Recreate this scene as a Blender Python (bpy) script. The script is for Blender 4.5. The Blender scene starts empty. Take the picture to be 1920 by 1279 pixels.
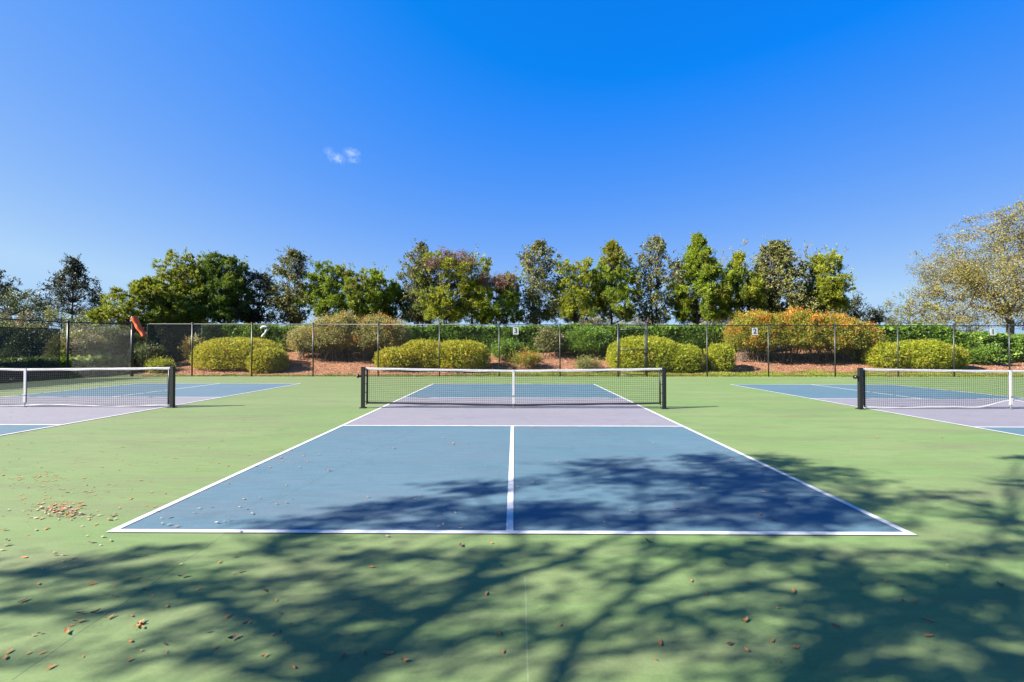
import bpy, math, random
import numpy as np
from mathutils import Vector, Matrix

sc = bpy.context.scene
COL = sc.collection
rad = math.radians

# ------------------------------------------------------------------ camera
CAM = np.array([0.035, -10.067, 1.4115])
PITCH, YAW, ROLL, FPX = 0.012536, -0.0056, 0.0014876, 834.63
_f = np.array([math.sin(YAW)*math.cos(PITCH), math.cos(YAW)*math.cos(PITCH), math.sin(PITCH)])
_r = np.array([math.cos(YAW), -math.sin(YAW), 0.0]); _u = np.cross(_r, _f)
RT = math.cos(ROLL)*_r + math.sin(ROLL)*_u
UP = -math.sin(ROLL)*_r + math.cos(ROLL)*_u
cam_data = bpy.data.cameras.new("camera")
cam_data.sensor_width = 36.0
cam_data.lens = FPX/1920*36
cam_data.clip_start = 0.05
cam_data.clip_end = 6000
cam = bpy.data.objects.new("camera", cam_data)
COL.objects.link(cam)
cam.matrix_world = Matrix(((RT[0], UP[0], -_f[0], CAM[0]), (RT[1], UP[1], -_f[1], CAM[1]),
                           (RT[2], UP[2], -_f[2], CAM[2]), (0, 0, 0, 1)))
sc.camera = cam

# ------------------------------------------------------------------ sky, sun, exposure
SUN_EL, SUN_AZ = rad(33.2), math.atan2(-0.96, -0.28)       # bearing of the sun measured from +Y towards +X
world = bpy.data.worlds.new("World"); sc.world = world
world.use_nodes = True
wn, wl = world.node_tree.nodes, world.node_tree.links
wn.clear()
sky = wn.new('ShaderNodeTexSky'); sky.sky_type = 'NISHITA'; sky.sun_disc = False
sky.sun_elevation = SUN_EL; sky.sun_rotation = SUN_AZ
sky.altitude = 0; sky.air_density = 1.0; sky.dust_density = 0.35; sky.ozone_density = 3.0
hs = wn.new('ShaderNodeHueSaturation'); hs.inputs['Saturation'].default_value = 1.38; hs.inputs['Value'].default_value = 1.0
SKY = 0.06; EXPO = 1.92
bg = wn.new('ShaderNodeBackground'); bg.inputs['Strength'].default_value = SKY
wo = wn.new('ShaderNodeOutputWorld')
# grade of the sky: deep clear blue, less bright towards the horizon and away from the sun
sep = wn.new('ShaderNodeSeparateColor'); cmb = wn.new('ShaderNodeCombineColor')
wl.new(sky.outputs[0], hs.inputs['Color']); wl.new(hs.outputs[0], sep.inputs[0])
def wm(op, a, b, clamp=False):
    m_ = wn.new('ShaderNodeMath'); m_.operation = op; m_.use_clamp = clamp
    for k_, x_ in enumerate((a, b)):
        if isinstance(x_, (int, float)): m_.inputs[k_].default_value = x_
        else: wl.new(x_, m_.inputs[k_])
    return m_.outputs[0]
wtc = wn.new('ShaderNodeTexCoord'); wsx = wn.new('ShaderNodeSeparateXYZ'); wl.new(wtc.outputs['Generated'], wsx.inputs[0])
side = wm('SUBTRACT', 1.0, wm('MULTIPLY', wsx.outputs[0], 0.15))
gg = wm('MULTIPLY', wm('MULTIPLY', wm('POWER', wm('MULTIPLY', sep.outputs[1], 0.198), 0.62), 0.655), side)
gg = wm('MINIMUM', gg, 0.68)
rr_ = wm('MAXIMUM', wm('MULTIPLY', wm('SUBTRACT', gg, 0.235), 1.0), 0.004)
bb_ = wm('MINIMUM', wm('MULTIPLY', wm('POWER', wm('MULTIPLY', sep.outputs[2], 0.198), 0.48), 1.21), 0.96)
for i, c_ in enumerate((rr_, gg, bb_)): wl.new(wm('DIVIDE', c_, SKY*2**EXPO), cmb.inputs[i])
wl.new(cmb.outputs[0], bg.inputs[0]); wl.new(bg.outputs[0], wo.inputs[0])
sd = bpy.data.lights.new("sun", 'SUN'); sd.energy = 5.0; sd.angle = rad(0.45); sd.color = (1.0, 0.94, 0.86)
sun = bpy.data.objects.new("sun", sd); COL.objects.link(sun)
sdir = Vector((math.cos(SUN_EL)*math.sin(SUN_AZ), math.cos(SUN_EL)*math.cos(SUN_AZ), math.sin(SUN_EL)))
sun.rotation_euler = sdir.to_track_quat('Z', 'Y').to_euler(); sun.location = (-30, -12, 30)
sc.view_settings.view_transform = 'Standard'; sc.view_settings.look = 'None'
sc.view_settings.gamma = 1.0; sc.view_settings.exposure = EXPO
sc.cycles.transparent_max_bounces = 12
sc.cycles.max_bounces = 6
SHX, SHY = 1.467, 0.428           # ground shift of a shadow per metre of height

def at(u, v, Y=None, z=None):
    """point of the world seen at (u, v) of the photograph on the plane y=Y or z=z"""
    ray = _f + RT*(u-960)/FPX + UP*(639.5-v)/FPX
    t = (Y-CAM[1])/ray[1] if Y is not None else (z-CAM[2])/ray[2]
    return CAM + ray*t

# ------------------------------------------------------------------ helpers
def tag(o, label=None, cat=None, group=None, kind=None):
    if label: o['label'] = label
    if cat: o['category'] = cat
    if group: o['group'] = group
    if kind: o['kind'] = kind
    return o
def thing(name, label, cat, loc=(0, 0, 0), group=None):
    o = bpy.data.objects.new(name, None); COL.objects.link(o); o.location = loc
    o.empty_display_size = 0.2
    return tag(o, label, cat, group)
def link(name, me, mat, parent=None):
    if mat and not me.materials: me.materials.append(mat)
    o = bpy.data.objects.new(name, me); COL.objects.link(o)
    if parent: o.parent = parent; o.matrix_parent_inverse = Matrix.Translation(-parent.location)
    return o

class MB:
    def __init__(s): s.v = []; s.f = []; s.n = 0
    def add(s, v, f):
        v = np.asarray(v, float).reshape(-1, 3)
        s.f += [tuple(int(i)+s.n for i in q) for q in f]; s.v.append(v); s.n += len(v)
    def box(s, c, d, rz=0, bev=0.0):
        x, y, z = [k/2 for k in d]
        if bev <= 0:
            P = [(-x,-y,-z),(x,-y,-z),(x,y,-z),(-x,y,-z),(-x,-y,z),(x,-y,z),(x,y,z),(-x,y,z)]
            F = [(0,3,2,1),(4,5,6,7),(0,1,5,4),(1,2,6,5),(2,3,7,6),(3,0,4,7)]
        else:
            b = bev; P = []
            for zz, k in ((-z, b), (-z+b, 0), (z-b, 0), (z, b)):
                P += [(-x+k,-y+k,zz),(x-k,-y+k,zz),(x-k,y-k,zz),(-x+k,y-k,zz)]
            F = [(3,2,1,0),(12,13,14,15)]
            for a in range(3):
                for i in range(4): j=(i+1)%4; F.append((a*4+i,a*4+j,a*4+4+j,a*4+4+i))
        P = np.array(P, float); c_, s_ = math.cos(rz), math.sin(rz)
        P = np.stack([P[:,0]*c_-P[:,1]*s_, P[:,0]*s_+P[:,1]*c_, P[:,2]], 1)+np.array(c)
        s.add(P, F)
    def tube(s, pts, rs, n=8, cap=True):
        pts = np.asarray(pts, float); m = len(pts)
        if np.isscalar(rs): rs = [rs]*m
        V = []; ref = None
        for i in range(m):
            t = pts[min(i+1, m-1)]-pts[max(i-1, 0)]; t = t/(np.linalg.norm(t)+1e-9)
            if ref is None: ref = np.array([0, 0, 1.]) if abs(t[2]) < .9 else np.array([1., 0, 0])
            a = np.cross(t, ref); a /= np.linalg.norm(a)+1e-9; b = np.cross(t, a); ref = -b if False else ref
            for k in range(n):
                w = 2*math.pi*k/n; V.append(pts[i]+rs[i]*(math.cos(w)*a+math.sin(w)*b))
        F = []
        for i in range(m-1):
            for k in range(n): F.append((i*n+k, i*n+(k+1) % n, (i+1)*n+(k+1) % n, (i+1)*n+k))
        if cap: F.append(tuple(range(n))[::-1]); F.append(tuple(range((m-1)*n, m*n)))
        s.add(V, F)
    def mesh(s, name, smooth=False):
        me = bpy.data.meshes.new(name)
        me.from_pydata(np.concatenate(s.v).tolist(), [], s.f); me.update()
        if smooth: me.polygons.foreach_set('use_smooth', [True]*len(me.polygons))
        return me
    def build(s, name, mat, parent=None, smooth=False): return link(name, s.mesh(name, smooth), mat, parent)

def quads_mesh(name, V, smooth=False):
    """V: (N,4,3) array of separate quads, fast"""
    N = len(V); me = bpy.data.meshes.new(name)
    me.vertices.add(N*4); me.vertices.foreach_set('co', V.reshape(-1).astype(np.float32))
    me.loops.add(N*4); me.loops.foreach_set('vertex_index', np.arange(N*4, dtype=np.int32))
    me.polygons.add(N); me.polygons.foreach_set('loop_start', np.arange(0, N*4, 4, dtype=np.int32))
    try: me.polygons.foreach_set('loop_total', np.full(N, 4, dtype=np.int32))
    except Exception: pass
    me.update(calc_edges=True); me.validate()
    return me
def unit(a): return a/(np.linalg.norm(a, axis=-1, keepdims=True)+1e-9)
def rdir(rng, n): return unit(rng.normal(size=(n, 3)))
def leaf_quads(rng, P, D, L, Wd, fold=0.25):
    """rhombic leaves at P, long axis D, length L, width Wd"""
    n = len(P); L = np.broadcast_to(L, (n,))*rng.uniform(.7, 1.25, n); Wd = np.broadcast_to(Wd, (n,))*rng.uniform(.75, 1.2, n)
    D = unit(D); S = unit(np.cross(D, rdir(rng, n))); Nn = np.cross(S, D)
    a = P; m = P+D*(L*.5)[:, None]; c = P+D*L[:, None]-Nn*(L*fold*.5)[:, None]
    l = m-S*(Wd*.5)[:, None]+Nn*(Wd*fold)[:, None]; r = m+S*(Wd*.5)[:, None]+Nn*(Wd*fold)[:, None]
    return np.stack([a, r, c, l], 1)

# ------------------------------------------------------------------ materials
def nmat(name):
    m = bpy.data.materials.new(name); m.use_nodes = True
    nt = m.node_tree; b = nt.nodes['Principled BSDF']
    return m, nt, b, nt.nodes['Material Output']
def setramp(r, stops):
    e = r.color_ramp.elements
    while len(e) > 1: e.remove(e[-1])
    e[0].position = stops[0][0]; e[0].color = (*stops[0][1], 1)
    for p, c in stops[1:]:
        k = e.new(p); k.color = (*c, 1)
LK = .80*.86
AK = .86
def ak(c): return tuple(k*AK for k in c)
def leafmat(name, cols, rough=.55, trans=.3, clump=None, cscale=1.2, spec=.35, hv=.35):
    m, nt, b, out = nmat(name); N, L = nt.nodes, nt.links
    g = N.new('ShaderNodeNewGeometry'); rp = N.new('ShaderNodeValToRGB')
    cols = [tuple(k*LK for k in c) for c in cols]; clump = tuple(k*LK for k in clump) if clump else None
    setramp(rp, [(i/(len(cols)-1) if len(cols) > 1 else 0, c) for i, c in enumerate(cols)])
    L.new(g.outputs['Random Per Island'], rp.inputs[0])
    col = rp.outputs[0]
    tc = N.new('ShaderNodeTexCoord'); no = N.new('ShaderNodeTexNoise'); no.inputs['Scale'].default_value = cscale; no.inputs['Detail'].default_value = 3
    L.new(tc.outputs['Object'], no.inputs['Vector'])
    if clump:
        mr = N.new('ShaderNodeMapRange'); mr.inputs[1].default_value = .5; mr.inputs[2].default_value = .64
        L.new(no.outputs[0], mr.inputs[0])
        mx = N.new('ShaderNodeMix'); mx.data_type = 'RGBA'; L.new(mr.outputs[0], mx.inputs[0]); L.new(col, mx.inputs[6]); mx.inputs[7].default_value = (*clump, 1)
        col = mx.outputs[2]
    mv = N.new('ShaderNodeMapRange'); mv.inputs[1].default_value = .3; mv.inputs[2].default_value = .7; mv.inputs[3].default_value = 1-hv; mv.inputs[4].default_value = 1+hv
    n2 = N.new('ShaderNodeTexNoise'); n2.inputs['Scale'].default_value = cscale*2.7; L.new(tc.outputs['Object'], n2.inputs['Vector']); L.new(n2.outputs[0], mv.inputs[0])
    h = N.new('ShaderNodeHueSaturation'); L.new(mv.outputs[0], h.inputs['Value']); L.new(col, h.inputs['Color'])
    L.new(h.outputs[0], b.inputs['Base Color']); b.inputs['Roughness'].default_value = rough; b.inputs['Specular IOR Level'].default_value = spec
    if trans > 0:
        t = N.new('ShaderNodeBsdfTranslucent'); ms = N.new('ShaderNodeMixShader'); ms.inputs[0].default_value = trans
        L.new(h.outputs[0], t.inputs[0]); L.new(b.outputs[0], ms.inputs[1]); L.new(t.outputs[0], ms.inputs[2]); L.new(ms.outputs[0], out.inputs[0])
    return m
def plain(name, col, rough=.6, metal=0, spec=.4, var=0.12, scale=8):
    m, nt, b, out = nmat(name); N, L = nt.nodes, nt.links
    tc = N.new('ShaderNodeTexCoord'); no = N.new('ShaderNodeTexNoise'); no.inputs['Scale'].default_value = scale; no.inputs['Detail'].default_value = 5
    L.new(tc.outputs['Object'], no.inputs['Vector'])
    rp = N.new('ShaderNodeValToRGB'); col = ak(col); setramp(rp, [(.3, tuple(c*(1-var) for c in col)), (.7, tuple(min(1, c*(1+var)) for c in col))])
    L.new(no.outputs[0], rp.inputs[0]); L.new(rp.outputs[0], b.inputs['Base Color'])
    b.inputs['Roughness'].default_value = rough; b.inputs['Metallic'].default_value = metal; b.inputs['Specular IOR Level'].default_value = spec
    return m

def court_mat(name, base, alt, worn, cracks=False):
    """acrylic court paint: broad squeegee streaks, worn and dusty patches, fine grit"""
    base, alt, worn = ak(base), ak(alt), ak(worn)
    m, nt, b, out = nmat(name); N, L = nt.nodes, nt.links
    tc = N.new('ShaderNodeTexCoord')
    def noise(scale, detail=4, mapping=None, dist=0):
        n = N.new('ShaderNodeTexNoise'); n.inputs['Scale'].default_value = scale; n.inputs['Detail'].default_value = detail; n.inputs['Distortion'].default_value = dist
        src = tc.outputs['Object']
        if mapping:
            mp = N.new('ShaderNodeMapping'); mp.inputs['Scale'].default_value = mapping[0]; mp.inputs['Rotation'].default_value = (0, 0, mapping[1]); L.new(src, mp.inputs[0]); src = mp.outputs[0]
        L.new(src, n.inputs['Vector']); return n.outputs[0]
    def mr(s, a, b_, c=0, d=1):
        k = N.new('ShaderNodeMapRange'); k.inputs[1].default_value = a; k.inputs[2].default_value = b_; k.inputs[3].default_value = c; k.inputs[4].default_value = d; L.new(s, k.inputs[0]); return k.outputs[0]
    def mix(f, a, b_, mode='MIX'):
        k = N.new('ShaderNodeMix'); k.data_type = 'RGBA'; k.blend_type = mode
        if isinstance(f, float): k.inputs[0].default_value = f
        else: L.new(f, k.inputs[0])
        for s, i in ((a, 6), (b_, 7)):
            if isinstance(s, tuple): k.inputs[i].default_value = (*s, 1)
            else: L.new(s, k.inputs[i])
        return k.outputs[2]
    c = mix(mr(noise(.35, 5, ((1, 2.2, 1), .25), .8), .36, .66), base, alt)
    c = mix(mr(noise(.9, 6, ((.5, 2.6, 1), -.12), .5), .46, .72, 0, .75), c, worn)
    # the west side, under the trees, is dustier
    sx = N.new('ShaderNodeSeparateXYZ'); L.new(tc.outputs['Object'], sx.inputs[0])
    c = mix(mr(sx.outputs[0], 2, -9, 0, .45), c, worn)
    g2 = mr(noise(55, 5), .3, .7, .93, 1.07); g3 = mr(noise(5, 6, ((.6, 3, 1), .3), .6), .3, .7, .93, 1.07); g4 = N.new('ShaderNodeMath'); g4.operation = 'MULTIPLY'; L.new(g2, g4.inputs[0]); L.new(g3, g4.inputs[1])
    g5 = N.new('ShaderNodeMath'); g5.operation = 'MULTIPLY'; L.new(g4.outputs[0], g5.inputs[0]); L.new(mr(noise(420, 2), .3, .7, .9, 1.1), g5.inputs[1]); gv = g5.outputs[0]
    h = N.new('ShaderNodeHueSaturation'); L.new(gv, h.inputs['Value']); L.new(c, h.inputs['Color'])
    c = h.outputs[0]
    # dust specks
    vo = N.new('ShaderNodeTexVoronoi'); vo.inputs['Scale'].default_value = 6.5; L.new(tc.outputs['Object'], vo.inputs['Vector'])
    c = mix(mr(vo.outputs['Distance'], .022, .03, .45, 0), c, (.24, .23, .19))
    c = mix(mr(noise(2.3, 9, None, 1.5), .60, .74, 0, .30), c, tuple(k_*.62 for k_ in base))
    if cracks:
        def line(px, py, qx, qy, w, amp):
            dx, dy = qx-px, qy-py; ln = math.hypot(dx, dy); nx, ny = -dy/ln, dx/ln
            a = N.new('ShaderNodeMath'); a.operation = 'MULTIPLY'; a.inputs[1].default_value = nx; L.new(sx.outputs[0], a.inputs[0])
            bb = N.new('ShaderNodeMath'); bb.operation = 'MULTIPLY_ADD'; bb.inputs[1].default_value = ny; L.new(sx.outputs[1], bb.inputs[0]); L.new(a.outputs[0], bb.inputs[2])
            k = N.new('ShaderNodeMath'); k.operation = 'ADD'; k.inputs[1].default_value = -(nx*px+ny*py)-amp*.5; L.new(bb.outputs[0], k.inputs[0])
            wob = N.new('ShaderNodeMath'); wob.operation = 'MULTIPLY_ADD'; wob.inputs[1].default_value = amp; L.new(noise(3, 4), wob.inputs[0]); L.new(k.outputs[0], wob.inputs[2])
            ab = N.new('ShaderNodeMath'); ab.operation = 'ABSOLUTE'; L.new(wob.outputs[0], ab.inputs[0])
            # only within the segment
            t1 = N.new('ShaderNodeMath'); t1.operation = 'MULTIPLY'; t1.inputs[1].default_value = dx/ln; L.new(sx.outputs[0], t1.inputs[0])
            t2 = N.new('ShaderNodeMath'); t2.operation = 'MULTIPLY_ADD'; t2.inputs[1].default_value = dy/ln; L.new(sx.outputs[1], t2.inputs[0]); L.new(t1.outputs[0], t2.inputs[2])
            t0 = (px*dx+py*dy)/ln
            g1 = N.new('ShaderNodeMath'); g1.operation = 'GREATER_THAN'; g1.inputs[1].default_value = t0; L.new(t2.outputs[0], g1.inputs[0])
            g2 = N.new('ShaderNodeMath'); g2.operation = 'LESS_THAN'; g2.inputs[1].default_value = t0+ln; L.new(t2.outputs[0], g2.inputs[0])
            q = N.new('ShaderNodeMath'); q.operation = 'MULTIPLY'; L.new(g1.outputs[0], q.inputs[0]); L.new(g2.outputs[0], q.inputs[1])
            q2 = N.new('ShaderNodeMath'); q2.operation = 'MULTIPLY'; L.new(q.outputs[0], q2.inputs[0]); L.new(mr(ab.outputs[0], w*.5, w, 1, 0), q2.inputs[1])
            return q2.outputs[0]
        p, q = (at(20, 1275, z=0), at(600, 880, z=0)) if cracks != 'blue' else (at(500, 948, z=0), at(790, 800, z=0))
        f = line(p[0], p[1], q[0], q[1], .0045, .05)
        k = N.new('ShaderNodeMath'); k.operation = 'MULTIPLY'; k.inputs[1].default_value = .5; L.new(f, k.inputs[0])
        c = mix(k.outputs[0], c, (.03, .045, .03))
        p, q = at(990, 1279, z=0), at(984, 1080, z=0)
        f = line(p[0], p[1], q[0], q[1], .005, .02)
        k = N.new('ShaderNodeMath'); k.operation = 'MULTIPLY'; k.inputs[1].default_value = .2; L.new(f, k.inputs[0])
        c = mix(k.outputs[0], c, (.30, .33, .25))
    L.new(c, b.inputs['Base Color'])
    b.inputs['Roughness'].default_value = .8; b.inputs['Specular IOR Level'].default_value = .22
    bp = N.new('ShaderNodeBump'); bp.inputs['Strength'].default_value = .22; bp.inputs['Distance'].default_value = .004
    L.new(noise(260, 3), bp.inputs['Height']); L.new(bp.outputs[0], b.inputs['Normal'])
    return m

M = {}
M['green'] = court_mat('green_court_paint', (.124, .202, .064), (.156, .215, .080), (.136, .150, .074), cracks=True)
M['blue'] = court_mat('blue_court_paint', (.068, .134, .170), (.080, .146, .184), (.092, .132, .162), 'blue')
M['purple'] = court_mat('mauve_court_paint', (.196, .188, .216), (.178, .172, .200), (.20, .188, .20))
M['white'] = plain('white_line_paint', (.54, .54, .53), .6, var=.14, scale=9)
M['tape'] = plain('white_vinyl_tape', (.52, .51, .49), .55, var=.12, scale=20)
M['black'] = plain('black_powder_coat', (.008, .009, .0085), .42, spec=.5)
M['vinyl'] = plain('black_vinyl_coat', (.022, .027, .026), .45, spec=.5)
M['cord'] = plain('black_net_cord', (.02, .021, .022), .75)
M['wire'] = plain('dark_vinyl_wire', (.028, .035, .032), .5)
M['metal'] = plain('grey_steel', (.30, .31, .31), .4, metal=.8)
M['bark'] = plain('grey_brown_bark', (.085, .070, .056), .9, var=.35, scale=9)
M['palebark'] = plain('pale_grey_bark', (.13, .115, .095), .9, var=.3, scale=9)
M['orange'] = plain('orange_nylon', (.78, .12, .02), .6, var=.15, scale=6)
M['sign'] = plain('white_sign_plate', (.50, .50, .49), .5, var=.04)
M['ink'] = plain('black_sign_print', (.03, .03, .035), .5)

def ground_mat():
    m, nt, b, out = nmat('mulch_and_grass'); N, L = nt.nodes, nt.links
    tc = N.new('ShaderNodeTexCoord'); sx = N.new('ShaderNodeSeparateXYZ'); L.new(tc.outputs['Object'], sx.inputs[0])
    def noise(s, d=5, sc_=None):
        n = N.new('ShaderNodeTexNoise'); n.inputs['Scale'].default_value = s; n.inputs['Detail'].default_value = d
        if sc_: mp = N.new('ShaderNodeMapping'); mp.inputs['Scale'].default_value = sc_; L.new(tc.outputs['Object'], mp.inputs[0]); L.new(mp.outputs[0], n.inputs['Vector'])
        else: L.new(tc.outputs['Object'], n.inputs['Vector'])
        return n.outputs[0]
    def ramp(src, st): st = [(p_, ak(c_)) for p_, c_ in st]; r = N.new('ShaderNodeValToRGB'); setramp(r, st); L.new(src, r.inputs[0]); return r.outputs[0]
    mul = ramp(noise(14, 8), [(.25, (.11,.045,.022)), (.45, (.25,.115,.058)), (.6, (.35,.18,.10)), (.8, (.45,.28,.17))])
    gr = ramp(noise(18, 8), [(.25, (.035,.05,.012)), (.5, (.085,.11,.02)), (.75, (.15,.16,.04))])
    # distance behind the back fence
    v = N.new('ShaderNodeMath'); v.operation = 'MULTIPLY_ADD'; v.inputs[1].default_value = -FS; L.new(sx.outputs[0], v.inputs[0]); L.new(sx.outputs[1], v.inputs[2])
    w = N.new('ShaderNodeMath'); w.operation = 'MULTIPLY_ADD'; w.inputs[1].default_value = 1.6; L.new(noise(1.3, 5), w.inputs[0]); L.new(v.outputs[0], w.inputs[2])
    ex = N.new('ShaderNodeMapRange'); ex.inputs[1].default_value = -4; ex.inputs[2].default_value = 0; ex.inputs[3].default_value = .9; ex.inputs[4].default_value = 0; L.new(sx.outputs[0], ex.inputs[0])
    wx = N.new('ShaderNodeMath'); wx.operation = 'ADD'; L.new(w.outputs[0], wx.inputs[0]); L.new(ex.outputs[0], wx.inputs[1])
    f1 = N.new('ShaderNodeMapRange'); f1.inputs[1].default_value = FY+2.75; f1.inputs[2].default_value = FY+3.15; L.new(wx.outputs[0], f1.inputs[0])
    f2 = N.new('ShaderNodeMapRange'); f2.inputs[1].default_value = FY+10.5; f2.inputs[2].default_value = FY+9.5; L.new(w.outputs[0], f2.inputs[0])
    fx = N.new('ShaderNodeMapRange'); fx.inputs[1].default_value = -21; fx.inputs[2].default_value = -19.6; L.new(sx.outputs[0], fx.inputs[0])
    a = N.new('ShaderNodeMath'); a.operation = 'MULTIPLY'; L.new(f1.outputs[0], a.inputs[0]); L.new(f2.outputs[0], a.inputs[1])
    a2 = N.new('ShaderNodeMath'); a2.operation = 'MULTIPLY'; L.new(a.outputs[0], a2.inputs[0]); L.new(fx.outputs[0], a2.inputs[1])
    mx = N.new('ShaderNodeMix'); mx.data_type = 'RGBA'; L.new(a2.outputs[0], mx.inputs[0]); L.new(gr, mx.inputs[6]); L.new(mul, mx.inputs[7])
    L.new(mx.outputs[2], b.inputs['Base Color']); b.inputs['Roughness'].default_value = .95; b.inputs['Specular IOR Level'].default_value = .1
    bp = N.new('ShaderNodeBump'); bp.inputs['Strength'].default_value = .8; bp.inputs['Distance'].default_value = .06; L.new(noise(22, 8), bp.inputs['Height']); L.new(bp.outputs[0], b.inputs['Normal'])
    return m

# ------------------------------------------------------------------ setting: terrain and court slab
FY, FS = 10.9, 0.02                    # back fence line: y = FY + FS*x
def fy(x): return FY+FS*x
def sstep(t): t = np.clip(t, 0, 1); return t*t*(3-2*t)
def terrain(x, y):
    x = np.asarray(x, float); y = np.asarray(y, float)
    v = y-(FY+FS*x)
    z = 1.4*sstep((v-.5)/8.0)*sstep((x+21.3)/3.6)
    z = z*(1-.55*sstep((x-21)/8)*sstep((v-1)/6))          # the bank sinks again towards the right
    z = z*(1-sstep((v-16)/30))
    bump = .05*np.sin(x*1.7+y*.9)*np.sin(y*1.3-x*.6)+.03*np.sin(x*4.1+1)*np.sin(y*3.7)
    return z-.03+bump*sstep((v-.8)/2.0)*(v > 0)
def bz(x, y): return float(terrain(x, y))

xs = np.concatenate([np.linspace(-2500, -60, 12), np.linspace(-45, 55, 260), np.linspace(75, 2500, 12)])
ys = np.concatenate([np.linspace(-200, -30, 5), np.linspace(-25, 9, 8), np.linspace(9.5, 30, 110), np.linspace(31, 60, 20), np.linspace(80, 3500, 14)])
gx, gy = np.meshgrid(xs, ys); gz = terrain(gx, gy)
nx_, ny_ = len(xs), len(ys)
G = MB(); G.add(np.stack([gx, gy, gz], -1).reshape(-1, 3), [(j*nx_+i, j*nx_+i+1, (j+1)*nx_+i+1, (j+1)*nx_+i) for j in range(ny_-1) for i in range(nx_-1)])
tag(G.build('ground', ground_mat(), smooth=True), kind='structure')

def prism(poly, z0, z1):
    m = MB(); n = len(poly)
    V = [(x, y, z0) for x, y in poly]+[(x, y, z1) for x, y in poly]
    m.add(V, [tuple(range(n))[::-1], tuple(range(n, 2*n))]+[(i, (i+1) % n, n+(i+1) % n, n+i) for i in range(n)])
    return m
SIDE = [(-17.75, fy(-17.75)), (-19.45, 9.25), (-19.45, -30)]
slab = prism([(-19.45, -24), (34, -24), (34, fy(34)), (-17.75, fy(-17.75)), (-19.45, 9.25)], -.25, 0)
court = tag(slab.build('court_surface', M['green']), kind='structure')
def sheet(name, rects, z, mat):
    m = MB()
    for x0, y0, x1, y1 in rects: m.add([(x0, y0, z), (x1, y0, z), (x1, y1, z), (x0, y1, z)], [(0, 1, 2, 3)])
    return m.build(name, mat, court)
HW, HL, KL, LW = 3.048, 6.706, 2.134, .055
for cx_, ry in ((0, 0), (-11.05, .02), (11.15, .02)):
    sheet('service_area', [(cx_-HW, -HL, cx_+HW, -KL), (cx_-HW, KL, cx_+HW, HL)], .004, M['blue'])
    sheet('kitchen_area', [(cx_-HW, -KL, cx_+HW, KL)], .004, M['purple'])
    h = LW
    R = [(cx_-HW, -HL, cx_+HW, -HL+h), (cx_-HW, HL-h, cx_+HW, HL), (cx_-HW, -HL+h, cx_-HW+h, HL-h), (cx_+HW-h, -HL+h, cx_+HW, HL-h),
         (cx_-HW+h, -KL-h, cx_+HW-h, -KL), (cx_-HW+h, KL, cx_+HW-h, KL+h), (cx_-h/2, -HL+h, cx_+h/2, -KL-h), (cx_-h/2, KL+h, cx_+h/2, HL-h)]
    sheet('court_lines', R, .008, M['white'])

# ------------------------------------------------------------------ nets
def add_text(name, ch, size, mat, parent, M4, th=.002):
    cu = bpy.data.curves.new(name, 'FONT'); cu.body = ch; cu.size = size; cu.extrude = th; cu.align_x = 'CENTER'; cu.align_y = 'CENTER'; cu.offset = .006*size/.3
    tmp = bpy.data.objects.new(name, cu); COL.objects.link(tmp)
    dg = bpy.context.evaluated_depsgraph_get(); dg.update()
    me = bpy.data.meshes.new_from_object(tmp.evaluated_get(dg)); bpy.data.objects.remove(tmp); me.name = name
    me.transform(M4); me.materials.clear()
    return link(name, me, mat, parent)

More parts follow.
